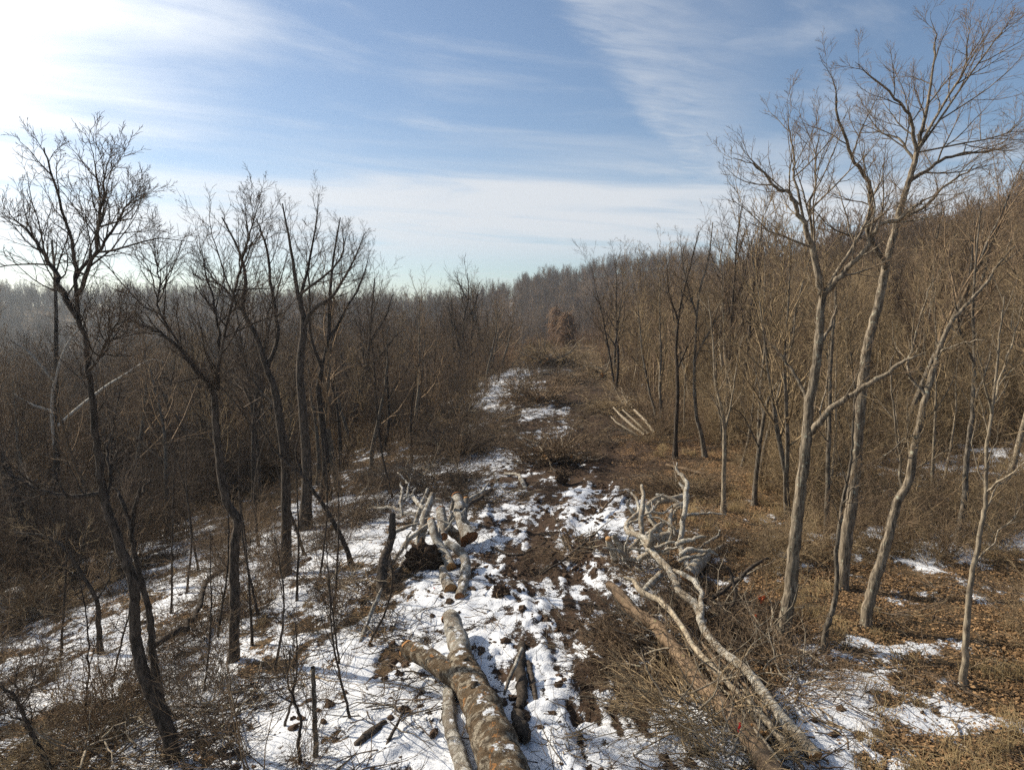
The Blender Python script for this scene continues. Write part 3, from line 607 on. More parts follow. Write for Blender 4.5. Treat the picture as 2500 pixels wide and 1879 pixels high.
for (x, y), z in zip(spots, zs):
    side = 'r' if x > road_x(y) else 'l'; far = 1 if y > 62 else 0
    ki = rng.choice((0, 1, 2, 3, 3, 4, 6, 7) if side == 'r' else (1, 4, 4, 0, 5, 5, 2, 7)); tm, cm, H = KINDS[ki]
    sx = 1106 + F * x / (y * math.cos(PITCH) + (CAM_H - z) * math.sin(PITCH)); zn = next(nm for lim, nm in ZONES if sx < lim)
    c_ = zone_n.get((zn, ki), 0); zone_n[(zn, ki)] = c_ + 1
    lab = '%s %s, %s' % (LOOK[ki], zn, ORD[c_]) if c_ < 7 else '%s deep in the wood %s' % (LOOK[ki], zn)
    grp = ('trees of the right wood' if side == 'r' else 'trees of the left wood') if c_ < 7 else lab
    e = thing('bare_tree', lab, 'tree', (x, y, float(z)), grp)
    sc = rng.uniform(.72, 1.12) * (.95 if side == 'l' else 1.04); e.scale = (sc * rng.uniform(.9, 1.15), sc * rng.uniform(.9, 1.15), sc)
    e.rotation_euler = (rng.gauss(0, .03), rng.gauss(0, .03), rng.random() * 6.28)
    link('trunk', tm, e); tag(link('crown', cm, e), kind='stuff')

# ------------------------------------------------------------------ scatter helper (only for what nobody could count)
def scatter(name, label, cat, metas, P, rot, sc, idx):
    """metas: meshes; P (n,3); rot (n,3); sc (n,); idx (n,)"""
    me = bpy.data.meshes.new(name); n = len(P); me.vertices.add(n); me.vertices.foreach_set('co', np.asarray(P, np.float32).ravel())
    for nm, tp, arr, key in (('rot', 'FLOAT_VECTOR', rot, 'vector'), ('sc', 'FLOAT', sc, 'value'), ('idx', 'INT', idx, 'value')):
        a = me.attributes.new(nm, tp, 'POINT'); a.data.foreach_set(key, np.asarray(arr, np.int32 if tp == 'INT' else np.float32).ravel())
    ob = link(name, me); tag(ob, label, cat, kind='stuff')
    coll = bpy.data.collections.new(name + '_kinds')
    for i, mm in enumerate(metas): coll.objects.link(bpy.data.objects.new('%s_kind_%02d' % (name, i), mm))
    ng = bpy.data.node_groups.new(name, 'GeometryNodeTree')
    ng.interface.new_socket('Geometry', in_out='INPUT', socket_type='NodeSocketGeometry'); ng.interface.new_socket('Geometry', in_out='OUTPUT', socket_type='NodeSocketGeometry')
    N, Lk = ng.nodes, ng.links
    gi, go = N.new('NodeGroupInput'), N.new('NodeGroupOutput'); ip = N.new('GeometryNodeInstanceOnPoints'); ci = N.new('GeometryNodeCollectionInfo')
    ci.inputs['Collection'].default_value = coll; ci.inputs['Separate Children'].default_value = True; ci.inputs['Reset Children'].default_value = True
    def na(nm, tp):
        q = N.new('GeometryNodeInputNamedAttribute'); q.data_type = tp; q.inputs['Name'].default_value = nm; return q.outputs['Attribute']
    Lk.new(gi.outputs[0], ip.inputs['Points']); Lk.new(ci.outputs[0], ip.inputs['Instance']); ip.inputs['Pick Instance'].default_value = True
    Lk.new(na('idx', 'INT'), ip.inputs['Instance Index']); Lk.new(na('rot', 'FLOAT_VECTOR'), ip.inputs['Rotation']); Lk.new(na('sc', 'FLOAT'), ip.inputs['Scale'])
    Lk.new(ip.outputs[0], go.inputs[0])
    md = ob.modifiers.new('scatter', 'NODES'); md.node_group = ng
    return ob
rs = np.random.RandomState(7)
def spin(n, tilt=.06): return np.stack([rs.normal(0, tilt, n), rs.normal(0, tilt, n), rs.rand(n) * 6.283], -1)

# far wood
FAR = []
for i in range(6):
    tr, tn = wood_tree(300 + i, 13 + i % 3, 'one' if i % 2 else 'multi', SPM(.03, (15, 6, 0) if False else (16, 7, 3), .7, (.38, .42, .45)), 4)
    for kk, L in tr.g.items(): tn.g.setdefault(kk, []).extend(L)
    FAR.append(tn.mesh('far_tree', ['far_twig', 'far_twig', 'far_twig', 'far_twig_red', 'twig_dark', 'twig_dark'][i]))
for i in range(5):
    tr, tn = wood_tree(340 + i, 12 + i % 3, ('one', 'thin', 'multi')[i % 3], SPM(.011, (17, 8, 5)), 5)
    for kk, L in tr.g.items(): tn.g.setdefault(kk, []).extend(L)
    FAR.append(tn.mesh('far_tree', ('twig', 'twig_tan', 'twig', 'twig_dark', 'twig_dark')[i]))
n = 60000; yy = 40 + 660 * rs.rand(n) ** 1.05; xx = (rs.rand(n) * 2 - 1) * (.85 * yy + 10); rx = xx - road_x(yy)
used = np.array(spots)
cell = {}
for a, c in spots: cell.setdefault((int(a // 3), int(c // 3)), 1)
keep = []; occ = set()
for i in range(n):
    x, y = xx[i], yy[i]
    if y < 118 and math.hypot(x, y) < 100 and (int(x // 3), int(y // 3)) in cell: continue
    if y < 165 and -9.5 < rx[i] < 8.5: continue
    if y < 60 and (rx[i] < 15 and rx[i] > -34): continue
    if 165 <= y < 200 and abs(rx[i]) < 12: continue
    g = (2.3 if rx[i] > 0 else 3.3) if y < 150 else 4.6 if y < 300 else 6.4
    k = (int(x / g), int(y / g), g)
    if k in occ: continue
    if y > 200 and rs.rand() < .15: continue
    occ.add(k); keep.append(i)
keep = np.array(keep); xx, yy = xx[keep], yy[keep]
ex = rs.uniform(-30, -13, 60); ey = rs.uniform(6, 24, 60); kk_ = (ex < -(.80 * ey + 2.0)); ex, ey = ex[kk_][:26], ey[kk_][:26]
xx = np.concatenate([xx, ex]); yy = np.concatenate([yy, ey])     # the wood goes on left of the frame and shades the slope
P = np.stack([xx, yy, gzs(xx, yy) - .2], -1)
fs = (.62 + .75 * rs.rand(len(xx)) ** 1.6) * (.75 + .55 * fbm(xx, yy, 1 / 30., 3, 401)) * np.where(yy < 130, .82, 1.0) * (1 - .35 * np.exp(-((xx - road_x(yy)) / 35) ** 2) * (yy < 330))
scatter('far_wood', 'bare brown winter wood covering the far hills', 'wood', FAR, P, spin(len(xx)), fs, np.where(yy < 140, np.where(xx > road_x(yy), rs.choice([6, 7, 8, 7], len(xx)), rs.choice([9, 10, 8, 6], len(xx))), np.where((xx < road_x(yy)) & (yy < 330), rs.choice([4, 5, 0, 1], len(xx)), rs.choice([0, 0, 1, 2, 2, 3, 4, 5], len(xx)))))
print('far trees', len(xx))

# thicket
def shrub_mesh(seed, H, m, rm, nst=9, sub=(7, 4), arch=-.05, spread=.55):
    rg = random.Random(seed); tb = Tubes(); sp = Sp(n=[nst] + list(sub), ratio=[.45, .45, .45], ang=[.8, .75, .8], wob=[.18, .22, .25], trop=[arch, 0, 0], seg=[5, 3, 2], sides=[3, 3, 3], rmin=rm, t0=.15)
    for i in range(nst):
        a = rg.random() * 6.28; s_ = spread * rg.uniform(.3, 1.3)
        sp.n[0] = sub[0]
        pts = []; p = (rg.gauss(0, .15), rg.gauss(0, .15), -.1); d = norm((math.cos(a) * s_, math.sin(a) * s_, 1)); L = H * rg.uniform(.6, 1.1); rad = []
        for k in range(7):
            pts.append(p); rad.append(max(rm * 2.4 * (1 - k / 7.5), rm)); d = norm((d[0] + rg.gauss(0, .1), d[1] + rg.gauss(0, .1), d[2] + rg.gauss(0, .08) + arch)); p = tuple(p[q] + d[q] * L / 6 for q in range(3))
        tb.add(pts, rad, 3); sprout(tb, pts, rad, 1, Sp(**{**{k: getattr(sp, k) for k in ('ratio', 'ang', 'wob', 'trop', 'seg', 'sides', 'rmin', 't0')}, 'n': [0, sub[0], sub[1]]}), rg, L)
    return tb.mesh('shrub', m)
SHR = [shrub_mesh(401, 1.7, 'twig', .0048), shrub_mesh(402, 2.2, 'twig_tan', .0048, 8), shrub_mesh(403, 1.2, 'twig_tan', .0045, 10, (6, 4), -.12, .8), shrub_mesh(404, 2.8, 'twig', .0055, 7), shrub_mesh(405, 1.0, 'twig_dark', .0045, 11, (6, 4), -.15, 1.1), shrub_mesh(406, 1.5, 'twig_tan', .005, 8, (7, 4), -.2, 1.0)]
SHF = [shrub_mesh(411, 2.3, 'twig', .014, 7, (5, 2)), shrub_mesh(412, 1.8, 'twig_tan', .014, 8, (5, 2), -.1, .8), shrub_mesh(413, 3.2, 'far_twig_red', .016, 7, (5, 3)), shrub_mesh(414, 2.6, 'twig_dark', .014, 7, (5, 2))]
def rand_view(n, y0, y1, pw=1.0, m=4.0):
    y = y0 + (y1 - y0) * rs.rand(n) ** pw; x = (rs.rand(n) * 2 - 1) * (.78 * y + m); return x, y
def thicket(name, label, x, y, kinds, lo, hi, choose):
    P = np.stack([x, y, gzs(x, y) - .05], -1); scatter(name, label, 'thicket', kinds, P, spin(len(x), .12), rs.uniform(lo, hi, len(x)), choose)
x, y = rand_view(5200, 11.5, 52, 1.0); rx = x - road_x(y); dens = fbm(x, y, .22, 3, 201)
left = rx < -4.2; keepm = np.where(left, dens > .51 + .09 * np.exp(-((y - 22) / 9) ** 2) * (rx > -14), (rx > 5.4) & (dens > .48 + .14 * (1 - sstep(y, 20, 36)))) & ~((rx > -4.2) & (rx < 5.4))
keepm &= ~(left & (y < 24) & (rx > -9) & (rs.rand(len(x)) < .5))
x, y = x[keepm], y[keepm]; ch = np.where(x > road_x(y), rs.choice([1, 2, 5, 0, 2, 3], len(x)), rs.choice([4, 4, 0, 4, 4, 3], len(x)))
thicket('underbrush', 'thin bare underbrush growing on both sides of the clearing', x, y, SHR, .55, 1.15, ch); print('near shrubs', len(x))
SPL = [shrub_mesh(421, 3.8, 'twig', .0075, 4, (9, 5), .04, .25), shrub_mesh(422, 5.0, 'twig_tan', .008, 3, (11, 5), .05, .2), shrub_mesh(423, 3.2, 'twig_tan', .007, 5, (8, 5), .02, .4), shrub_mesh(424, 4.4, 'twig_dark', .0075, 4, (10, 5), .04, .25)]
x, y = rand_view(5200, 22, 75, .9); rx = x - road_x(y); dens = fbm(x, y, .16, 3, 301)
keepm = ((rx > 9.5) & (dens > .48 + .06 * (1 - sstep(y, 26, 44)))) | ((rx < -14 + .06 * (y - 22)) & (dens > .56) & (y > 27)); keepm &= ~((rx > 0) & (y < 27)); x, y = x[keepm], y[keepm]
thicket('sapling_thicket', 'thicket of thin young stems between the larger trees', x, y, SPL, .6, 1.2, np.where(x > road_x(y), rs.choice([0, 1, 2, 1], len(x)), rs.choice([3, 3, 3, 0], len(x)))); print('saplings', len(x))
x, y = rand_view(9000, 46, 170, .9); rx = x - road_x(y)
keepm = ((rx < -8.0) | (rx > 6.5)) | (y > 150) | ((y > 80) & (rs.rand(len(x)) < .10 * sstep(y, 60, 100))); x, y = x[keepm], y[keepm]
thicket('thicket', 'dense brown thicket under the trees further off', x, y, SHF, .6, 1.25, np.where(y > 100, rs.choice([0, 1, 2, 1], len(x)), np.where(x > road_x(y), rs.choice([0, 1, 3, 0], len(x)), rs.choice([3, 0, 0, 1], len(x))))); print('far shrubs', len(x))

# ------------------------------------------------------------------ fallen wood
def disc(name, p, nrm, r, m, parent, seed=0, org=None):
    rg = random.Random(seed); k = 16; V = [(0, 0, 0.0)] + [(math.cos(2 * math.pi * i / k) * r * rg.uniform(.95, 1.04), math.sin(2 * math.pi * i / k) * r * rg.uniform(.95, 1.04), -.004) for i in range(k)]
    V += [(v[0], v[1], -.05) for v in V[1:]]
    f3 = np.array([[0, 1 + i, 1 + (i + 1) % k] for i in range(k)]); f4 = np.array([[1 + i, 1 + k + i, 1 + k + (i + 1) % k, 1 + (i + 1) % k] for i in range(k)])
    ob = link(name, mesh_np(name, V, [f3, f4], m, False), parent)
    ob.location = Vector(p) - (Vector(org) if org is not None else Vector()); ob.rotation_euler = Vector(nrm).to_track_quat('Z', 'Y').to_euler()
    return ob
def limb_line(px, widths, seed, per=5, jig=.012):
    """px: (x, y, height of the axis over the ground); widths in the same pixel units"""
    rg = random.Random(seed); ctrl = [G(*p) for p in px]; w3 = catmull(ctrl, per)
    t_ = np.linspace(0, 1, len(w3)); dep = np.array([depth_of(q) for q in w3])
    rad = np.interp(t_, np.linspace(0, 1, len(widths)), widths) * .5 / F * dep
    jig = min(jig * (1 if per > 4 else 4), (.05 if per > 4 else .11) * float(np.linalg.norm(np.diff(w3, axis=0), axis=1).mean()))
    w3[1:-1] += np.array([[rg.gauss(0, jig), rg.gauss(0, jig), rg.gauss(0, jig)] for _ in range(len(w3) - 2)])
    return w3, rad
def log(name, label, px, widths, m, cuts=(0, 0), cut='cut', seed=1, cat='log', knob=.16, sides=12, per=5, group=None, parent=None, part=None, twigs=0, jig=.012):
    w3, rad = limb_line(px, widths, seed, per, jig)
    org = w3[0] if parent is None else np.array(parent.location)
    root = thing(name, label, cat, tuple(org), group) if parent is None else parent
    pts, rr_ = list(w3), list(rad)
    if not cuts[0]: pts = [w3[0] + (w3[0] - w3[1]) / np.linalg.norm(w3[0] - w3[1]) * rad[0] * .6] + pts; rr_ = [rad[0] * .25] + rr_
    if not cuts[1]: pts = pts + [w3[-1] + (w3[-1] - w3[-2]) / np.linalg.norm(w3[-1] - w3[-2]) * rad[-1] * .6]; rr_ = rr_ + [rad[-1] * .2]
    tb = Tubes(); tb.add(np.array(pts) - org, rr_, sides); link(part or ('trunk' if cat == 'log' else 'stem'), tb.mesh(name, m, knob, seed), root)
    if cuts[0]: disc('cut_face', w3[0] + (w3[0] - w3[1]) / np.linalg.norm(w3[0] - w3[1]) * .006, w3[0] - w3[1], rad[0] * (1 + knob * .1), cut, root, seed, org)
    if cuts[1]: disc('cut_face', w3[-1] + (w3[-1] - w3[-2]) / np.linalg.norm(w3[-1] - w3[-2]) * .006, w3[-1] - w3[-2], rad[-1] * (1 + knob * .1), cut, root, seed + 1, org)
    if twigs:
        rg = random.Random(seed * 7); c = Tubes(); sp = Sp(n=[twigs, 4], ratio=[min(.22, 1.1 / max(.5, float(np.linalg.norm(np.diff(w3, axis=0), axis=1).sum()))), .4], ang=[.9, .8], wob=[.22, .22], trop=[.02, .02], seg=[4, 3], sides=[4, 3], rmin=.006, t0=.1)
        sprout(c, [tuple(q) for q in (w3 - org)], list(rad), 0, sp, rg, None, .05); tag(link('twigs', c.mesh('twigs', m), root), kind='stuff')
    return root

# the big forked sycamore trunk in the foreground
A = log('fallen_sycamore', 'huge mottled sycamore trunk with forked end and snow on top, bottom centre', [(1112, 1735, .5), (1085, 1655, .5), (1064, 1595, .5), (1040, 1520, .48), (1012, 1466, .46), (992, 1432, .44)], [104, 95, 84, 74, 68, 60], 'big_log', (1, 0), seed=3, knob=.26, sides=28, per=14)
log('fallen_sycamore', None, [(1020, 1490, .44), (973, 1455, .44), (924, 1421, .46), (878, 1401, .5)], [54, 46, 41, 38], 'big_log', (0, 1), seed=4, knob=.2, sides=20, per=10, parent=A, part='fork')
log('fallen_sycamore', None, [(1002, 1450, .44), (990, 1388, .46), (977, 1346, .55), (970, 1332, .6)], [50, 44, 40, 36], 'pale_log', (0, 1), 'cut_brown', seed=5, knob=.22, sides=20, per=10, parent=A, part='fork')
for i, (a, c, h, wv) in enumerate([(1098, 1640, .5, 38), (1074, 1560, .55, 28), (1003, 1430, .72, 24), (1075, 1515, .3, 24), (1026, 1480, .78, 20), (1034, 1610, .42, 32), (1084, 1600, .45, 28), (1018, 1570, .42, 24)]):
    p = G(a, c, h); rr0 = px_r(wv, p); V = []
    rg = np.random.RandomState(60 + i)
    import bmesh
    bm = bmesh.new(); bmesh.ops.create_icosphere(bm, subdivisions=3, radius=rr0)
    for v_ in bm.verts:
        q = v_.co.normalized(); v_.co *= .82 + .36 * float(vnoise(np.array([q.x * 2.2 + i * 7 + 20]), np.array([q.y * 2.2 + q.z * 1.3 + 20]), 3)[0])
    me = bpy.data.meshes.new('burl'); bm.to_mesh(me); bm.free(); me.materials.append(M['big_log']); me.polygons.foreach_set('use_smooth', np.ones(len(me.polygons), bool))
    link('burl', me, A, Vector(p) - A.location)
log('log', 'pale slim log lying beneath the huge mottled trunk', [(1010, 1690, .16), (994, 1636, .16), (973, 1566, .18), (970, 1500, .2), (975, 1470, .22)], [38, 34, 31, 28, 24], 'pale_log', (0, 0), seed=6, per=8, knob=.2, sides=14)
log('stick', 'grey broken pole leaning beside the dark wet log, right of the huge trunk', [(1089, 1500, .12), (1100, 1466, .3), (1114, 1435, .45), (1127, 1400, .6)], [7, 9, 9, 8], 'pale_log', seed=7, cat='branch', sides=8)
log('log', 'black wet log half sunk in the snow right of the huge trunk', [(1128, 1392, .06), (1122, 1440, .1), (1128, 1490, .12), (1122, 1530, .1)], [16, 24, 26, 16], 'bark_dark', seed=8, knob=.4, sides=12, per=6)
log('log', 'short black wet piece alongside the black wet log', [(1140, 1430, .06), (1150, 1470, .08), (1158, 1512, .05)], [12, 16, 10], 'bark_dark', seed=9, knob=.4, per=6)
log('stump_chunk', 'dark splintered stump chunk at the foot of the huge trunk', [(1118, 1545, .1), (1128, 1580, .2), (1135, 1600, .1)], [30, 34, 20], 'bark_dark', seed=10, knob=.5, per=6, cat='stump')

# left pile of cut logs
LP = 'log'; gl = None
log(LP, 'grey-white trunk piece propped upright at the back of the left log pile', [(903, 1185, .2), (912, 1148, .7), (920, 1110, 1.2), (936, 1066, 1.8)], [19, 20, 17, 12], 'pale_log', (1, 1), seed=51)
log(LP, 'thin pale pole with knobbed tip, leftmost upright in the left log pile', [(893, 1145, .3), (905, 1105, .9), (924, 1056, 1.7)], [9, 10, 7], 'pale_log', (0, 0), seed=52, twigs=2)
log(LP, 'long spotted grey log sloping down through the middle of the left log pile', [(931, 1124, 1.3), (938, 1150, 1.0), (950, 1180, .6), (965, 1205, .35), (975, 1226, .2)], [16, 19, 21, 22, 21], 'pale_log', (1, 1), seed=53, per=6)
log(LP, 'stubby grey log with torn red-brown lower end in the left pile', [(952, 1100, 1.3), (955, 1125, 1.0), (958, 1160, .6)], [20, 22, 20], 'pale_log', (1, 1), 'cut_brown', seed=54)
log(LP, 'thickest log of the left pile, branched top and brown sawn face', [(986, 1072, 1.5), (993, 1100, 1.2), (1000, 1135, .8), (1014, 1163, .45)], [22, 28, 27, 40], 'pale_log', (1, 1), 'cut_brown', seed=55, per=6, knob=.25, twigs=2)
log(LP, 'brown-ended log lying behind the thickest one in the left pile', [(968, 1140, .7), (985, 1155, .5), (1004, 1172, .3)], [20, 22, 22], 'big_log', (1, 1), 'cut_brown', seed=56)
log(LP, 'curved pale log bending down to the snow, right front of the left pile', [(965, 1172, .9), (985, 1184, .75), (1004, 1206, .45), (1006, 1235, .25), (1000, 1265, .2), (993, 1290, .16)], [16, 20, 22, 23, 23, 21], 'pale_log', (0, 1), 'cut_brown', seed=57, per=6)
log(LP, 'short snow-dusted log with splintered top and sawn orange face, front of left pile', [(956, 1226, .3), (962, 1250, .22), (974, 1275, .2)], [14, 23, 29], 'pale_log', (0, 1), 'cut', seed=58, per=6)
log(LP, 'thin grey log behind the curved one in the left pile', [(1008, 1075, 1.5), (1003, 1110, 1.0), (1000, 1140, .6)], [12, 14, 14], 'pale_log', (1, 0), seed=59)
for i, (px, ws, lab) in enumerate([
    ([(842, 1225, .2), (862, 1195, .4), (884, 1165, .6), (930, 1130, 1.0)], [8, 9, 10, 9], 'pale forked branch stretching left out of the left log pile'),
    ([(850, 1245, .1), (880, 1205, .3), (905, 1193, .4), (945, 1195, .4)], [7, 11, 12, 11], 'low pale branch along the front left of the left log pile'),
    ([(838, 1205, .4), (846, 1235, .3), (856, 1262, .1)], [12, 11, 9], 'bleached twisted branch stub beside the dark snag'),
    ([(778, 1388, .1), (799, 1330, .4), (816, 1292, .8), (824, 1270, 1.0)], [9, 10, 9, 5], 'pale pole leaning against the brush at left of the log pile'),
    ([(1135, 1055, .1), (1128, 1040, .2), (1118, 1025, .3), (1090, 1022, .2)], [10, 10, 7, 5], 'bleached branch lying on the snow beyond the left log pile'),
    ([(995, 1100, 1.3), (1030, 1080, .6), (1062, 1058, .25)], [6, 8, 6], 'brown pole lying behind the left log pile'),
    ([(890, 1070, 1.2), (902, 1085, 1.2), (915, 1098, 1.1)], [9, 10, 8], 'pale stub crossing the uprights of the left log pile'),
    ([(962, 1470, .05), (890, 1450, .06), (860, 1455, .05)], [3, 4, 3], 'thin dark stick lying left of the huge trunk'),
    ([(818, 1650, .06), (845, 1590, .2), (872, 1535, .3)], [7, 8, 5], 'dark stick poking from the snow at the bottom, left of the pale slim log'),
    ([(770, 1610, .08), (800, 1585, .12), (832, 1560, .1)], [20, 24, 14], 'rotten brown log chunk in the snow near the short broken trunk'),
    ([(1180, 1170, .05), (1120, 1200, .1), (1060, 1180, .12)], [4, 5, 4], 'dark stick lying across the snow in the middle of the track'),
    ([(1290, 1150, .05), (1230, 1200, .12), (1170, 1240, .06)], [4, 6, 4], 'stick lying in the churned mud of the track')]):
    log('branch', lab, px, ws, 'bark_dark' if ('dark' in lab or 'brown' in lab or 'mud' in lab) else 'pale_log', seed=70 + i, cat='branch', sides=8, twigs=3 if i in (0, 1, 5, 10) else 0)
log('log', 'fallen dark trunk lodged against the slim stem of the leaning dark tree', [(322, 1402, .9), (360, 1378, .8), (397, 1354, .7), (431, 1305, .7), (453, 1246, .9), (524, 1215, .6)], [14, 14, 13, 12, 11, 8], 'bark_dark', seed=95, per=4, twigs=5)
log('snag', 'dark broken snag standing at the left end of the log pile', [(824, 1285, 0), (826, 1240, .5), (830, 1205, .9), (845, 1165, 1.3), (848, 1110, 2.1)], [24, 22, 20, 17, 12], 'bark_dark', (0, 0), seed=90, cat='snag', knob=.3, twigs=3)

# right pile of bleached branches and the long fallen trees
W = 'white_branch'
log('fallen_tree', 'long pale fallen tree with sawn butt at bottom right, tip curling into white pile', [(1764, 1634, .22), (1723, 1589, .3), (1692, 1554, .36), (1661, 1514, .42), (1635, 1475, .5), (1608, 1444, .55), (1547, 1395, .6), (1520, 1356, .62), (1503, 1307, .7), (1468, 1277, .8), (1450, 1237, .95), (1415, 1197, 1.1), (1393, 1162, 1.3), (1358, 1149, 1.3), (1355, 1130, 1.45), (1380, 1105, 1.6), (1375, 1079, 1.9), (1364, 1063, 2.1)],
    [29, 29, 26, 24, 22, 19, 18, 17, 17, 16, 15, 14, 13, 12, 10, 9, 7, 4], W, (1, 0), seed=101, per=5, knob=.2, twigs=7)
log('fallen_tree', 'brown-barked fallen tree between the pale one and the track', [(1690, 1700, .2), (1644, 1633, .25), (1591, 1558, .3), (1525, 1485, .36), (1470, 1415, .42), (1437, 1378, .48), (1411, 1347, .55), (1371, 1321, .6), (1345, 1290, .7), (1316, 1262, .8)], [54, 48, 42, 36, 32, 30, 27, 25, 24, 18], 'brown_log', (0, 1), seed=102, per=5, knob=.22, twigs=9)
log('fallen_tree', 'slender fallen tree with yellow-grey bark between pale and brown fallen trees', [(1719, 1630, .3), (1648, 1549, .5), (1591, 1492, .6), (1538, 1439, .7), (1499, 1395, .75), (1463, 1338, .85), (1428, 1299, .95), (1384, 1277, 1.0), (1370, 1255, 1.1), (1349, 1248, 1.1)], [15, 14, 13, 12, 12, 12, 13, 13, 10, 7], 'bark_light', seed=103, per=5, twigs=10)
for i, (px, ws, lab) in enumerate([
    ([(1490, 1246, .2), (1485, 1219, .4), (1470, 1180, .8), (1474, 1140, 1.2), (1479, 1105, 1.7), (1485, 1050, 2.4), (1478, 1033, 2.6), (1459, 1017, 2.8), (1463, 999, 3.1)], [15, 14, 12, 12, 11, 11, 9, 6, 3], 'tallest white branch standing up out of the right pile'),
    ([(1485, 1246, .25), (1502, 1224, .28), (1522, 1200, .3)], [30, 32, 29], 'thick pale sawn limb lying at the right of the white pile'),
    ([(1518, 1202, .2), (1545, 1188, .2), (1574, 1176, .15)], [11, 10, 8], 'grey pole lying on the snow, right end of the white pile'),
    ([(1520, 1347, .6), (1512, 1325, .8), (1516, 1280, .9), (1500, 1255, 1.0), (1455, 1232, 1.0)], [12, 12, 11, 11, 9], 'curved yellow-white branch beside the tip of the long pale tree'),
    ([(1396, 1170, 1.0), (1385, 1140, 1.4), (1386, 1110, 1.8), (1388, 1075, 2.2), (1386, 1048, 2.5)], [10, 11, 11, 9, 6], 'white upright branch with broken tip in the middle of the right pile'),
    ([(1440, 1165, .8), (1412, 1130, 1.2), (1400, 1105, 1.5), (1405, 1085, 1.8), (1425, 1075, 1.9)], [10, 11, 11, 10, 9], 'white hooked branch curling over the middle of the right pile'),
    ([(1355, 1190, .6), (1385, 1160, .9), (1420, 1140, 1.1), (1458, 1120, 1.3)], [9, 10, 10, 7], 'long white branch slanting up across the right pile'),
    ([(1375, 1175, .6), (1400, 1165, .8), (1430, 1160, .9), (1470, 1150, .9)], [20, 24, 22, 16], 'thickest bleached log lying across the right pile'),
    ([(1340, 1210, .3), (1380, 1205, .4), (1402, 1196, .6), (1380, 1160, .9), (1358, 1136, 1.1)], [7, 9, 10, 10, 8], 'white branch looping along the front of the right pile'),
    ([(1440, 1195, .5), (1446, 1160, .9), (1448, 1120, 1.3), (1452, 1100, 1.5)], [11, 13, 10, 6], 'white forked upright stub right of centre in the pile'),
    ([(1314, 1162, 1.2), (1320, 1185, .8), (1328, 1212, .2)], [13, 15, 15], 'split orange-topped stub at the left of the white pile'),
    ([(1326, 1158, 1.2), (1338, 1180, .8), (1352, 1206, .2)], [13, 15, 14], 'grey stub leaning beside the orange-topped one'),
    ([(1412, 1085, .9), (1440, 1080, 1.0), (1475, 1072, 1.0)], [13, 16, 12], 'bleached log at the back of the right pile'),
    ([(1418, 1068, 1.4), (1445, 1075, 1.3), (1480, 1092, 1.1)], [7, 8, 6], 'thin white pole at the back of the right pile'),
    ([(1480, 1200, .3), (1520, 1178, .4), (1548, 1160, .6), (1556, 1145, .9)], [5, 6, 6, 4], 'thin wavy branch lying on snow right of the white pile'),
    ([(1388, 1280, .4), (1405, 1262, .5), (1428, 1240, .6)], [12, 17, 16], 'short pale log in front of the white pile'),
    ([(1560, 1330, .3), (1590, 1290, .7), (1580, 1240, 1.2), (1570, 1225, 1.4)], [8, 9, 7, 5], 'dark crooked branch between white pile and orange ribbon'),
    ([(1540, 1290, .5), (1600, 1250, .9), (1640, 1215, 1.3), (1660, 1205, 1.4)], [8, 9, 7, 4], 'dark branch arching right from the white pile'),
    ([(1290, 1110, .2), (1320, 1080, .3), (1345, 1062, .3), (1360, 1068, .2)], [4, 5, 5, 3], 'thin tan branch arched on the mud left of the white pile'),
    ([(1440, 1003, .15), (1480, 1012, .2), (1523, 1025, .15)], [5, 7, 6], 'tan pole lying on the leaves beyond the white pile'),
    ([(1690, 1585, .25), (1650, 1530, .45), (1600, 1470, .5), (1560, 1425, .55)], [9, 8, 7, 4], 'slim pole tucked beside the slender fallen tree'),
    ([(1735, 1660, .15), (1690, 1600, .3), (1640, 1535, .5), (1600, 1490, .55)], [10, 9, 8, 4], 'slim bark-stripped pole next to the sawn butt'),
    ([(1260, 1375, .1), (1300, 1350, .3), (1345, 1325, .4), (1368, 1315, .5)], [5, 7, 7, 6], 'dark branch poking toward the track from the brown fallen tree')]):
    mm = 'bark_dark' if 'dark' in lab else 'brown_log' if ('tan ' in lab or 'slim' in lab) else W
    cc = (1, 1) if ('log' in lab or 'limb' in lab) else (1, 0) if 'split orange' in lab else (0, 0)
    log('log' if cc == (1, 1) else 'branch', lab, px, ws, mm, cc, 'splinter' if 'orange' in lab else 'cut', seed=110 + i, cat='log' if cc == (1, 1) else 'branch', sides=10, per=5 if cc == (1, 1) else 3, twigs=0 if cc != (0, 0) else 4)

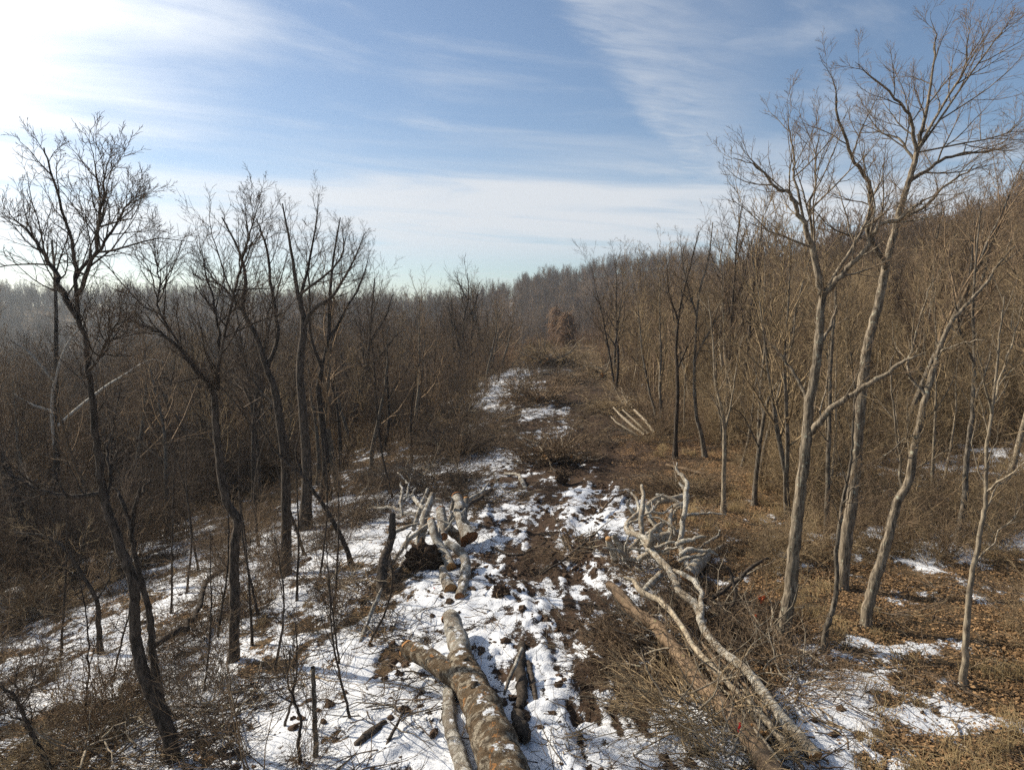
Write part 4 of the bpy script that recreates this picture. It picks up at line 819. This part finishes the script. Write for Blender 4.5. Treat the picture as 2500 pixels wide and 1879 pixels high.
rgy = random.Random(91)
for i in range(11):
    o_ = rgy.uniform(-34, 26); t0_ = rgy.uniform(0, .35); t1_ = rgy.uniform(.6, 1.0); px = []
    for k in range(6):
        q = t0_ + (t1_ - t0_) * k / 5; px.append((1725 - 250 * q + o_ * (1 - .5 * q) + rgy.gauss(0, 3), 1650 - 300 * q - o_ * .35 + rgy.gauss(0, 3), .25 + .4 * q + rgy.uniform(-.08, .12)))
    w0 = rgy.uniform(5, 11); log('slim_trunk', 'slim trunk bundled with others between the two long fallen trees', px, [w0, w0 * .9, w0 * .8, w0 * .7, w0 * .55, w0 * .35], ('bark_light', 'brown_log', 'bark')[i % 3], (1, 0), seed=360 + i, sides=8, group='slim trunks bundled between the fallen trees', twigs=4, cat='log')
rgx = random.Random(77)
for i in range(22):
    cx, cy = rgx.uniform(1345, 1490), rgx.uniform(1090, 1215); a = rgx.uniform(-2.6, -.5) if rgx.random() < .6 else rgx.uniform(-.6, .5); L_ = rgx.uniform(45, 95); px = []; h = rgx.uniform(.6, 1.5)
    for k in range(5):
        px.append((cx, cy, h)); a += rgx.gauss(0, .55); cx += math.cos(a) * L_ / 4; cy += math.sin(a) * L_ / 4 * .8; h = max(.2, h - math.sin(a) * .22)
    w0 = rgx.uniform(6, 13); log('branch', 'thin bleached branch lying tangled among the others of the right pile', px, [w0, w0 * .95, w0 * .8, w0 * .65, w0 * .35], 'white_branch', seed=300 + i, cat='branch', sides=8, per=3, group='bleached branches of the right pile', twigs=4)
for i in range(20):
    cx, cy = rgx.uniform(850, 1020), rgx.uniform(1070, 1200); a = rgx.uniform(-2.9, -.3); L_ = rgx.uniform(40, 80); px = []; h = rgx.uniform(.4, 1.3)
    for k in range(4):
        px.append((cx, cy, h)); a += rgx.gauss(0, .35); cx += math.cos(a) * L_ / 3; cy += math.sin(a) * L_ / 3 * .7; h = max(.2, h - math.sin(a) * .2)
    w0 = rgx.uniform(5, 10); log('branch', 'thin broken branch sticking out among the logs of the left pile', px, [w0, w0 * .9, w0 * .7, w0 * .4], 'pale_log', seed=330 + i, cat='branch', sides=8, per=3, group='broken branches of the left pile', twigs=5)

# ------------------------------------------------------------------ brush piles
def brush(name, label, px, R_, H, n, seed, m='twig', rmin=.007, lean=(0, 0), flat=.6, logs=0, cut='cut', cat='brush pile', lm='brown_log'):
    rg = random.Random(seed); B = G(*px); org = np.array([B[0], B[1], gz(B[0], B[1])]); root = thing(name, label, cat, tuple(org))
    tb = Tubes(); sp = Sp(n=[6, 4], ratio=[.45, .45], ang=[.7, .8], wob=[.2, .24], trop=[.0, -.02], seg=[4, 3], sides=[3, 3], rmin=rmin, t0=.2)
    for i in range(n):
        a = rg.random() * 6.28; q = rg.random() ** .5 * R_ * .7
        p = (math.cos(a) * q, math.sin(a) * q * .8, rg.random() * H * .5 * (1 - q / R_))
        az = a + rg.gauss(0, 1.0); up = rg.uniform(-.1, 1.1) * flat
        d = norm((math.cos(az) + lean[0], math.sin(az) + lean[1], up)); L = R_ * rg.uniform(.6, 1.3); pts, rad = [], []
        r0 = rmin * rg.uniform(1.6, 4.5)
        for k in range(6):
            pts.append(p); rad.append(max(r0 * (1 - k / 6.5), rmin)); d = norm((d[0] + rg.gauss(0, .14), d[1] + rg.gauss(0, .14), d[2] + rg.gauss(0, .12) - .05)); p = tuple(p[j] + d[j] * L / 5 for j in range(3)); p = (p[0], p[1], max(p[2], .04))
        tb.add(pts, rad, 3); sprout(tb, pts, rad, 0, sp, rg, L)
    tag(link('twigs', tb.mesh('twigs', m), root), kind='stuff')
    lt = Tubes()
    for i in range(14):
        a = rg.random() * 6.28; p = (rg.gauss(0, R_ * .3), rg.gauss(0, R_ * .3), rg.uniform(.1, .5) * H); branch(lt, p, norm((math.cos(a), math.sin(a), rg.uniform(-.1, .8))), R_ * rg.uniform(.7, 1.3), max(.018, rmin * 2.6) * rg.uniform(.8, 1.8), 0, Sp(n=[0, 3], ratio=[.5, .5], ang=[.7, .8], wob=[.2, .2], trop=[.03, .03], seg=[6, 3], sides=[5, 3], rmin=rmin, t0=.3), rg)
    tag(link('limbs', lt.mesh('limbs', 'bark_light'), root), kind='stuff')
    for i in range(logs):
        a = -1.57 + rg.gauss(0, .7); r0 = rg.uniform(.09, .2) * min(1.6, max(1, R_ / 2)); q = rg.uniform(.25, .7) * R_; h = r0 + rg.random() * H * .35
        p0 = np.array([math.cos(a) * q, math.sin(a) * q, h]); d = np.array([math.cos(a) + rg.gauss(0, .3), math.sin(a), rg.uniform(-.1, .3)]); d /= np.linalg.norm(d)
        P_ = np.array([p0 - d * R_ * rg.uniform(.7, 1.1) * (1 - k / 5) for k in range(6)]); t2 = Tubes(); t2.add(P_, [r0 * (.6 + .4 * k / 5) for k in range(6)], 9); link('stem', t2.mesh('stem', lm, .15, i), root)
        disc('cut_face', P_[-1] + d * .006, d, r0, cut, root, i)
    return root
BP = 'brush_pile'
brush(BP, 'round dark brush pile with sawn ends, left edge of the snow beyond the log pile', (995, 985), 2.1, 2.4, 130, 201, 'twig_dark', .012, logs=6, flat=1.0)
brush(BP, 'brush pile with large sawn butt, middle of the clearing', (1190, 1000), 2.2, 2.0, 130, 202, 'twig', .012, logs=5, lean=(-.2, .3), flat=1.0)
brush(BP, 'tangled brush heap behind the left log pile', (935, 1058), 2.1, 1.6, 120, 203, 'twig_dark', .009)
brush(BP, 'brush pile with pale root end in the far half of the clearing', (1158, 872), 2.9, 2.8, 110, 204, 'twig', .019, logs=4, flat=1.0)
brush(BP, 'wide brush pile at the far end, fan of pale limbs on top', (1195, 790), 4.0, 3.4, 80, 205, 'twig_tan', .028, logs=4, flat=1.2)
brush(BP, 'low brush windrow on the left of the far clearing', (1090, 778), 3.6, 2.2, 70, 206, 'twig_dark', .026)
brush(BP, 'brush heap at the right edge of the far clearing', (1310, 815), 3.2, 2.4, 80, 207, 'twig_tan', .022, logs=2)
brush(BP, 'brush left of the far brush pile at the clearing edge', (1010, 905), 2.2, 1.8, 90, 208, 'twig_dark', .016)
brush(BP, 'tan brush behind the bundle of slim logs', (1340, 890), 2.2, 2.0, 90, 209, 'twig_tan', .012, lean=(-.4, .3))
brush(BP, 'brown brush heap between brown fallen tree and the track', (1440, 1440), 1.5, .8, 100, 210, 'twig', .0055, lean=(-.7, .2))
brush(BP, 'dense brush around the lower ends of the fallen trees', (1510, 1560), 1.4, .7, 95, 211, 'twig_tan', .005, lean=(-.5, .4))
brush(BP, 'dark brush filling the hollow below the white branch pile', (1560, 1330), 1.6, .9, 85, 212, 'twig_dark', .0055, lean=(.4, .2))
brush(BP, 'tangle of twigs under the white branch pile', (1410, 1245), 1.2, .6, 60, 213, 'twig', .006)
brush(BP, 'low slash left of the white pile along the muddy track', (1270, 1190), 1.6, .5, 45, 214, 'twig', .006, flat=.2)
brush(BP, 'brush heap along the right side of the long pale tree', (1640, 1400), 1.4, .9, 75, 215, 'twig', .005, lean=(.3, .5))
brush(BP, 'brown twig mass over the upper half of the brown fallen tree', (1400, 1375), 1.2, .8, 110, 222, 'twig', .0055, lean=(-.4, .1))
brush(BP, 'tan twigs spilling over the butt of the brown fallen tree', (1600, 1645), 1.0, .7, 80, 223, 'twig_tan', .0045, lean=(-.2, .5))
brush(BP, 'brown brush between the long pale tree and the nearest large right tree', (1690, 1470), 1.3, .7, 90, 224, 'twig', .0045)
brush(BP, 'brush tangle behind the white branch pile', (1470, 1060), 1.8, .9, 90, 225, 'twig', .008)
brush(BP, 'dark clump of brush left of the tangled heap behind the log pile', (850, 1050), 1.5, 1.6, 100, 226, 'twig_dark', .009)
brush(BP, 'dark brush pile right of the far root-ended pile', (1228, 826), 2.0, 1.6, 70, 227, 'twig', .020)
brush(BP, 'dark brush clump left of the leaning pale pole', (770, 1290), 1.3, 1.0, 70, 216, 'twig_dark', .0055)
brush(BP, 'scattered slash on the snow right of the left log pile', (1070, 1080), 1.9, .5, 45, 217, 'twig', .006, flat=.2)
brush(BP, 'brush mound on the snow slope left of the log pile', (790, 1120), 1.6, 1.1, 70, 218, 'twig_dark', .007)
brush(BP, 'low tangled brush at the foot of the leaning dark tree', (470, 1560), 1.4, .8, 75, 219, 'twig_dark', .005, lean=(.2, .2))
brush(BP, 'tan brush tangle at the bottom left edge', (230, 1640), 1.5, 1.0, 80, 220, 'twig_tan', .0045)
brush(BP, 'brush bank at the far left above the snow', (80, 1330), 2.2, 1.5, 85, 221, 'twig_tan', .0055)
for i, (px, ws, lab) in enumerate([([(1392, 940, .2), (1350, 905, 1.0), (1325, 880, 1.6)], [6, 6, 3], 'leftmost slim log of the bundle at the right edge of the clearing'), ([(1402, 938, .2), (1370, 908, .8), (1345, 885, 1.3)], [6, 5, 3], 'middle slim log of the bundle at the right edge of the clearing'),
                                   ([(1415, 936, .2), (1390, 905, .7), (1370, 885, 1.0)], [7, 6, 4], 'rightmost slim log of the bundle at the right edge of the clearing'), ([(1384, 944, .2), (1335, 915, .9), (1320, 900, 1.1)], [4, 4, 2], 'thinnest pole in front of the slim log bundle')]):
    log('log', lab, px, ws, 'bark_light', (1, 0), 'splinter', seed=240 + i, group=None, sides=8)
# root ball in the left log pile
def root_ball(label, px, r, seed, m='earth'):
    import bmesh
    B = G(*px, r * .7); root = thing('root_ball', label, 'root ball', tuple(B)); bm = bmesh.new(); bmesh.ops.create_icosphere(bm, subdivisions=4, radius=r)
    co = np.array([v.co[:] for v in bm.verts]); q = co / r
    k = .3 + 1.35 * fbm(q[:, 0] * 2 + 30, q[:, 1] * 2 + q[:, 2] * 1.7 + 30, 1.5, 5, seed, .72)
    for v, kk in zip(bm.verts, k): v.co *= kk; v.co.y *= .7
    me = bpy.data.meshes.new('soil'); bm.to_mesh(me); bm.free(); me.materials.append(M[m]); link('soil', me, root)
    rg = random.Random(seed); tb = Tubes(); sp = Sp(n=[0, 4], ratio=[.5, .5], ang=[.8, .9], wob=[.3, .35], trop=[0, 0], seg=[5, 3], sides=[4, 3], rmin=.008, t0=.2)
    for i in range(40):
        d = norm((rg.gauss(0, 1), rg.gauss(-.5, .7), rg.gauss(.1, .8))); branch(tb, tuple(c * r * .75 for c in d), d, r * rg.uniform(.4, .9), rg.uniform(.015, .035), 0, sp, rg)
    tag(link('roots', tb.mesh('roots', 'twig'), root), kind='stuff'); return root
root_ball('dark earthy root ball at the front of the left log pile', (915, 1208), .55, 5)
root_ball('clod of brown roots and soil on the snow right of the left log pile', (1085, 1282), .26, 6)
root_ball('small muddy root mass at the near foot of the middle brush pile', (1215, 1030), .38, 7)

# ------------------------------------------------------------------ small ground cover
def clod_mesh(seed, r):
    import bmesh
    bm = bmesh.new(); bmesh.ops.create_icosphere(bm, subdivisions=2, radius=r); co = np.array([v.co[:] for v in bm.verts]) / r
    k = .2 + 1.6 * fbm(co[:, 0] * 2 + 40 + seed, co[:, 1] * 2 + co[:, 2] * 1.5 + 40, 1.7, 4, seed, .75)
    for v, kk in zip(bm.verts, k): v.co *= kk; v.co.z *= .6
    me = bpy.data.meshes.new('clod'); bm.to_mesh(me); bm.free(); me.materials.append(M['earth']); return me
CL = [clod_mesh(i, .5) for i in range(5)]
x, y = rand_view(60000, 9.5, 60, 1.4, 1.0); rx = x - road_x(y); rutd = np.minimum(dist_poly(x, y, RUTS[0]), dist_poly(x, y, RUTS[1]))
cn = fbm(x, y, 1.1, 4, 77, .6); pr = np.clip((cn - .53) * 9, 0, 1) * (np.exp(-(rutd / 1.0) ** 2) * .9 + .5 * np.exp(-(rx / 4.2) ** 2) + .12 * (rx < 0)) + .02 * np.exp(-(rx / 4) ** 2); k = rs.rand(len(x)) < pr; x, y = x[k], y[k]
P = np.stack([x, y, gzs(x, y) - .01], -1); sz = .045 + .22 * rs.rand(len(x)) ** 4 + .0006 * y
scatter('clods', 'dark clods of churned earth scattered over the track', 'clods', CL, P, spin(len(x), .6), sz, rs.randint(0, 5, len(x))); print('clods', len(x))
def leaf_clump(seed, n=60, R_=.55):
    rg = np.random.RandomState(seed); V, Fq = [], []
    for i in range(n):
        c = rg.normal(0, R_ * .5, 2); a = rg.rand() * 6.28; l, w_ = rg.uniform(.022, .050), rg.uniform(.012, .026); z = rg.rand() * .03 + .012; tl = rg.normal(0, .5); ca, sa = math.cos(a), math.sin(a); b0 = len(V)
        for (p, q, h) in ((-l, 0, 0), (0, -w_, .012), (l, 0, .004), (0, w_, .012)):
            V.append((c[0] + p * ca - q * sa, c[1] + p * sa + q * ca, z + h + q * tl + p * tl * .3))
        Fq.append((b0, b0 + 1, b0 + 2, b0 + 3))
    return mesh_np('leaves', V, [np.array(Fq)], 'leaf', False)
LC = [leaf_clump(i) for i in range(5)]
x, y = rand_view(11000, 9.5, 48, 1.1); rx = x - road_x(y); s_, m_, _ = covers(x, y); k = (s_ < .5) & ((rx > 4) | ((rx < -4) & (rs.rand(len(x)) < .55))); x, y = x[k], y[k]
scatter('leaf_litter', 'brown dead leaves covering the ground under the trees', 'leaves', LC, np.stack([x, y, gzs(x, y)], -1), spin(len(x), .08), rs.uniform(.7, 1.3, len(x)), rs.randint(0, 5, len(x)))
def stick_clump(seed, m, n=9, R_=.7, rm=.006):
    rg = random.Random(seed); tb = Tubes(); sp = Sp(n=[0, 3], ratio=[.4, .45], ang=[.7, .8], wob=[.16, .2], trop=[0, 0], seg=[4, 2], sides=[3, 3], rmin=rm, t0=.2)
    for i in range(n):
        a = rg.random() * 6.28; p = (rg.gauss(0, R_ * .5), rg.gauss(0, R_ * .5), rg.uniform(.02, .08)); branch(tb, p, norm((math.cos(a), math.sin(a), rg.uniform(-.05, .2))), rg.uniform(.4, 1.5), rg.uniform(.007, .02), 0, sp, rg)
    return tb.mesh('sticks', m)
SK = [stick_clump(1, 'twig_dark'), stick_clump(2, 'twig'), stick_clump(3, 'twig_tan'), stick_clump(4, 'bark'), stick_clump(5, 'twig_dark', 14, 1.0)]
x, y = rand_view(4200, 9.5, 60, 1.1); rx = x - road_x(y); k = (rs.rand(len(x)) < np.where(np.abs(rx) < 3, .26, np.where(rx < 0, .85, .4))) & (fbm(x, y, .5, 3, 133) > .42); x, y = x[k], y[k]; fy = rs.uniform(44, 140, 330); fx = road_x(fy) + rs.uniform(-8, 7, 330); x, y = np.concatenate([x, fx]), np.concatenate([y, fy])
scatter('slash_sticks', 'small broken sticks strewn over snow and leaves', 'sticks', SK, np.stack([x, y, gzs(x, y) + .01], -1), spin(len(x), .1), rs.uniform(.6, 1.25, len(x)) * np.where((y > 44) & (np.abs(x - road_x(y)) < 8.5), 1.9, 1.0), rs.randint(0, 5, len(x))); print('sticks', len(x))
def tuft(seed, m='grass', n=34, H=.45):
    rg = random.Random(seed); tb = Tubes()
    for i in range(n):
        a = rg.random() * 6.28; l = rg.uniform(.5, 1.1) * H; b_ = rg.uniform(.2, 1.0); p0 = (rg.gauss(0, .14), rg.gauss(0, .14), -.02)
        tb.add([p0, (p0[0] + math.cos(a) * b_ * l * .35, p0[1] + math.sin(a) * b_ * l * .35, l * .6), (p0[0] + math.cos(a) * b_ * l, p0[1] + math.sin(a) * b_ * l, l * (.95 - .5 * b_))], [.005, .004, .002], 3)
    return tb.mesh('grass', m)
TF = [tuft(i) for i in range(4)]
x, y = rand_view(5200, 9.5, 50, 1.0); rx = x - road_x(y); s_, m_, _ = covers(x, y); k = ((rx > 5.5) | ((rx < -7) & (rs.rand(len(x)) < .5))) & (fbm(x, y, .35, 3, 171) > .53) & (s_ < .55); x, y = x[k], y[k]
scatter('dry_grass', 'dry tan grass and weed stems between the trees', 'grass', TF, np.stack([x, y, gzs(x, y)], -1), spin(len(x), .15), rs.uniform(.6, 1.4, len(x)), rs.randint(0, 4, len(x)))

# vine-covered dark trees at the far end of the clearing
for px, H, lab in (((1202, 742), 10.0, 'dark vine-draped tree rising above the far end of the clearing'), ((1224, 752), 7.5, 'smaller dark vine-draped tree right of the taller one, far end of clearing')):
    B = G(*px); B = np.array([B[0], B[1], 0]) if B[1] < 260 else np.array([B[0] / B[1] * 170, 170., 0]); z = gz(B[0], B[1]); e = thing('vine_covered_tree', lab, 'tree', (B[0], B[1], z)); rg = random.Random(int(H)); tb = Tubes()
    tr = Tubes(); tr.add([(0, 0, -.3), (.1, 0, H * .4), (0, .1, H * .8)], [.25, .2, .06], 6); link('trunk', tr.mesh('trunk', 'bark_dark'), e)
    for i in range(420):
        h = H * rg.uniform(.25, 1.0); a = rg.random() * 6.28; q = rg.random() ** .6 * H * .16 * (.35 + .65 * math.sin(min(1, (1.05 - h / H) * 2.2) * 1.57)) * (.6 + .8 * math.sin(a * 2 + h) ** 2); p = (math.cos(a) * q, math.sin(a) * q, h); d = norm((math.cos(a) * .5, math.sin(a) * .5, rg.gauss(-.5, .5))); pts = [p]
        for k in range(4): d = norm((d[0] + rg.gauss(0, .2), d[1] + rg.gauss(0, .2), d[2] - .15)); p = tuple(p[j] + d[j] * .5 for j in range(3)); pts.append(p)
        tb.add(pts, [.05, .05, .045, .04, .02], 3)
    tag(link('crown', tb.mesh('crown', 'far_twig_red'), e), kind='stuff')

# ------------------------------------------------------------------ survey ribbons
def ribbon(name, label, pts, wd, m, cat='ribbon', parent=None):
    """a thin strap with thickness along pts"""
    pts = [np.array(p) for p in pts]; V = []; Fq = []
    for i, p in enumerate(pts):
        tng = pts[min(i + 1, len(pts) - 1)] - pts[max(i - 1, 0)]; sd_ = np.cross(tng, np.array([.3, 1, .2])); sd_ = sd_ / (np.linalg.norm(sd_) + 1e-9) * wd / 2; nn = np.cross(tng, sd_); nn = nn / (np.linalg.norm(nn) + 1e-9) * .002
        V += [p - sd_ - nn, p + sd_ - nn, p + sd_ + nn, p - sd_ + nn]
        if i:
            b0, b1 = 4 * (i - 1), 4 * i
            for k in range(4): Fq.append((b0 + k, b0 + (k + 1) % 4, b1 + (k + 1) % 4, b1 + k))
    me = mesh_np(name, np.array(V) - pts[0], [np.array(Fq)], m, False); ob = link(name, me, parent)
    if parent is None: ob.location = tuple(pts[0]); tag(ob, label, cat)
    else: ob.location = Vector(pts[0]) - parent.location
    return ob
B = G(1646, 1308); Yb = B[1]
ribbon('survey_ribbon', 'bright orange ribbon tied in a loop on a twig, left of the large right tree', [at(1645, 1306, Yb), at(1644, 1297, Yb), at(1638, 1289, Yb + .03), at(1640, 1286, Yb), at(1645, 1291, Yb), at(1651, 1287, Yb), at(1652, 1290, Yb + .04), at(1646, 1297, Yb)], .045, 'orange')
e = thing('sapling', 'thin twig stem carrying the orange ribbon loop', 'sapling', tuple(B)); tb = Tubes(); rg = random.Random(3); z = gz(B[0], B[1]) - B[2]
tb.add([(0, 0.05, z - .1), (.02, .05, z + .5), (0, .05, z + 1.1), (-.04, .03, z + 1.7)], [.012, .01, .008, .004], 4); sprout(tb, [(0, .05, z), (.02, .05, z + .5), (0, .05, z + 1.1), (-.04, .03, z + 1.7)], [.012, .01, .008, .004], 0, SP_FINE, rg, 1.8, .3); link('stem', tb.mesh('stem', 'twig'), e)
B = G(1632, 1356); e = thing('survey_stake', 'short orange survey stake standing in the brush below the orange ribbon', 'stake', tuple(B))
bmv = [(-.025, -.01, -.15), (.025, -.01, -.15), (.025, .01, -.15), (-.025, .01, -.15), (-.025, -.01, .36), (.025, -.01, .36), (.025, .01, .36), (-.025, .01, .36), (-.02, -.006, .372), (.02, -.006, .372), (.02, .006, .372), (-.02, .006, .372)]
link('post', mesh_np('post', np.array(bmv), [np.array([(0, 1, 5, 4), (1, 2, 6, 5), (2, 3, 7, 6), (3, 0, 4, 7), (4, 5, 9, 8), (5, 6, 10, 9), (6, 7, 11, 10), (7, 4, 8, 11), (8, 9, 10, 11)])], 'orange', False), e)
B = G(1598, 1560, .7); ribbon('survey_ribbon', 'small red ribbon hanging in the brush beside the fallen trees', [B, B + np.array([.01, 0, -.07]), B + np.array([-.02, .01, -.14]), B + np.array([.01, .02, -.22])], .035, 'red')
B = G(937, 1268, .2); ribbon('survey_ribbon', 'small red ribbon on the snow at the foot of the left log pile', [B, B + np.array([.03, 0, -.06]), B + np.array([.0, .01, -.13]), B + np.array([.04, .02, -.17])], .035, 'red')

# ------------------------------------------------------------------ air
hz = bpy.data.materials.new('haze_air'); hz.use_nodes = True; t = NT(hz.node_tree); t.n.clear()
o = t.new('ShaderNodeOutputMaterial'); pv = t.new('ShaderNodeVolumePrincipled'); t.l.new(pv.outputs[0], o.inputs['Volume'])
pv.inputs['Density'].default_value = .00023; pv.inputs['Color'].default_value = (.78, .89, 1, 1); pv.inputs['Anisotropy'].default_value = .6; pv.inputs['Density Attribute'].default_value = ''
M['haze'] = hz
zt = 78.0; zb = float(Hh.min()) - 2
V = [(a, c, d) for d in (zb, zt) for a, c in ((-1750, -1750), (1750, -1750), (1750, 1750), (-1750, 1750))]
hb = link('haze', mesh_np('haze', np.array(V), [np.array([(3, 2, 1, 0), (4, 5, 6, 7), (0, 1, 5, 4), (1, 2, 6, 5), (2, 3, 7, 6), (3, 0, 4, 7)])], 'haze', False)); tag(hb, kind='stuff')
try: hz.cycles.homogeneous_volume = True
except Exception: pass
print('top ground', Hh.max(), 'low', Hh.min(), 'tris', sum(len(m.loops) - 2 * len(m.polygons) for m in bpy.data.meshes))
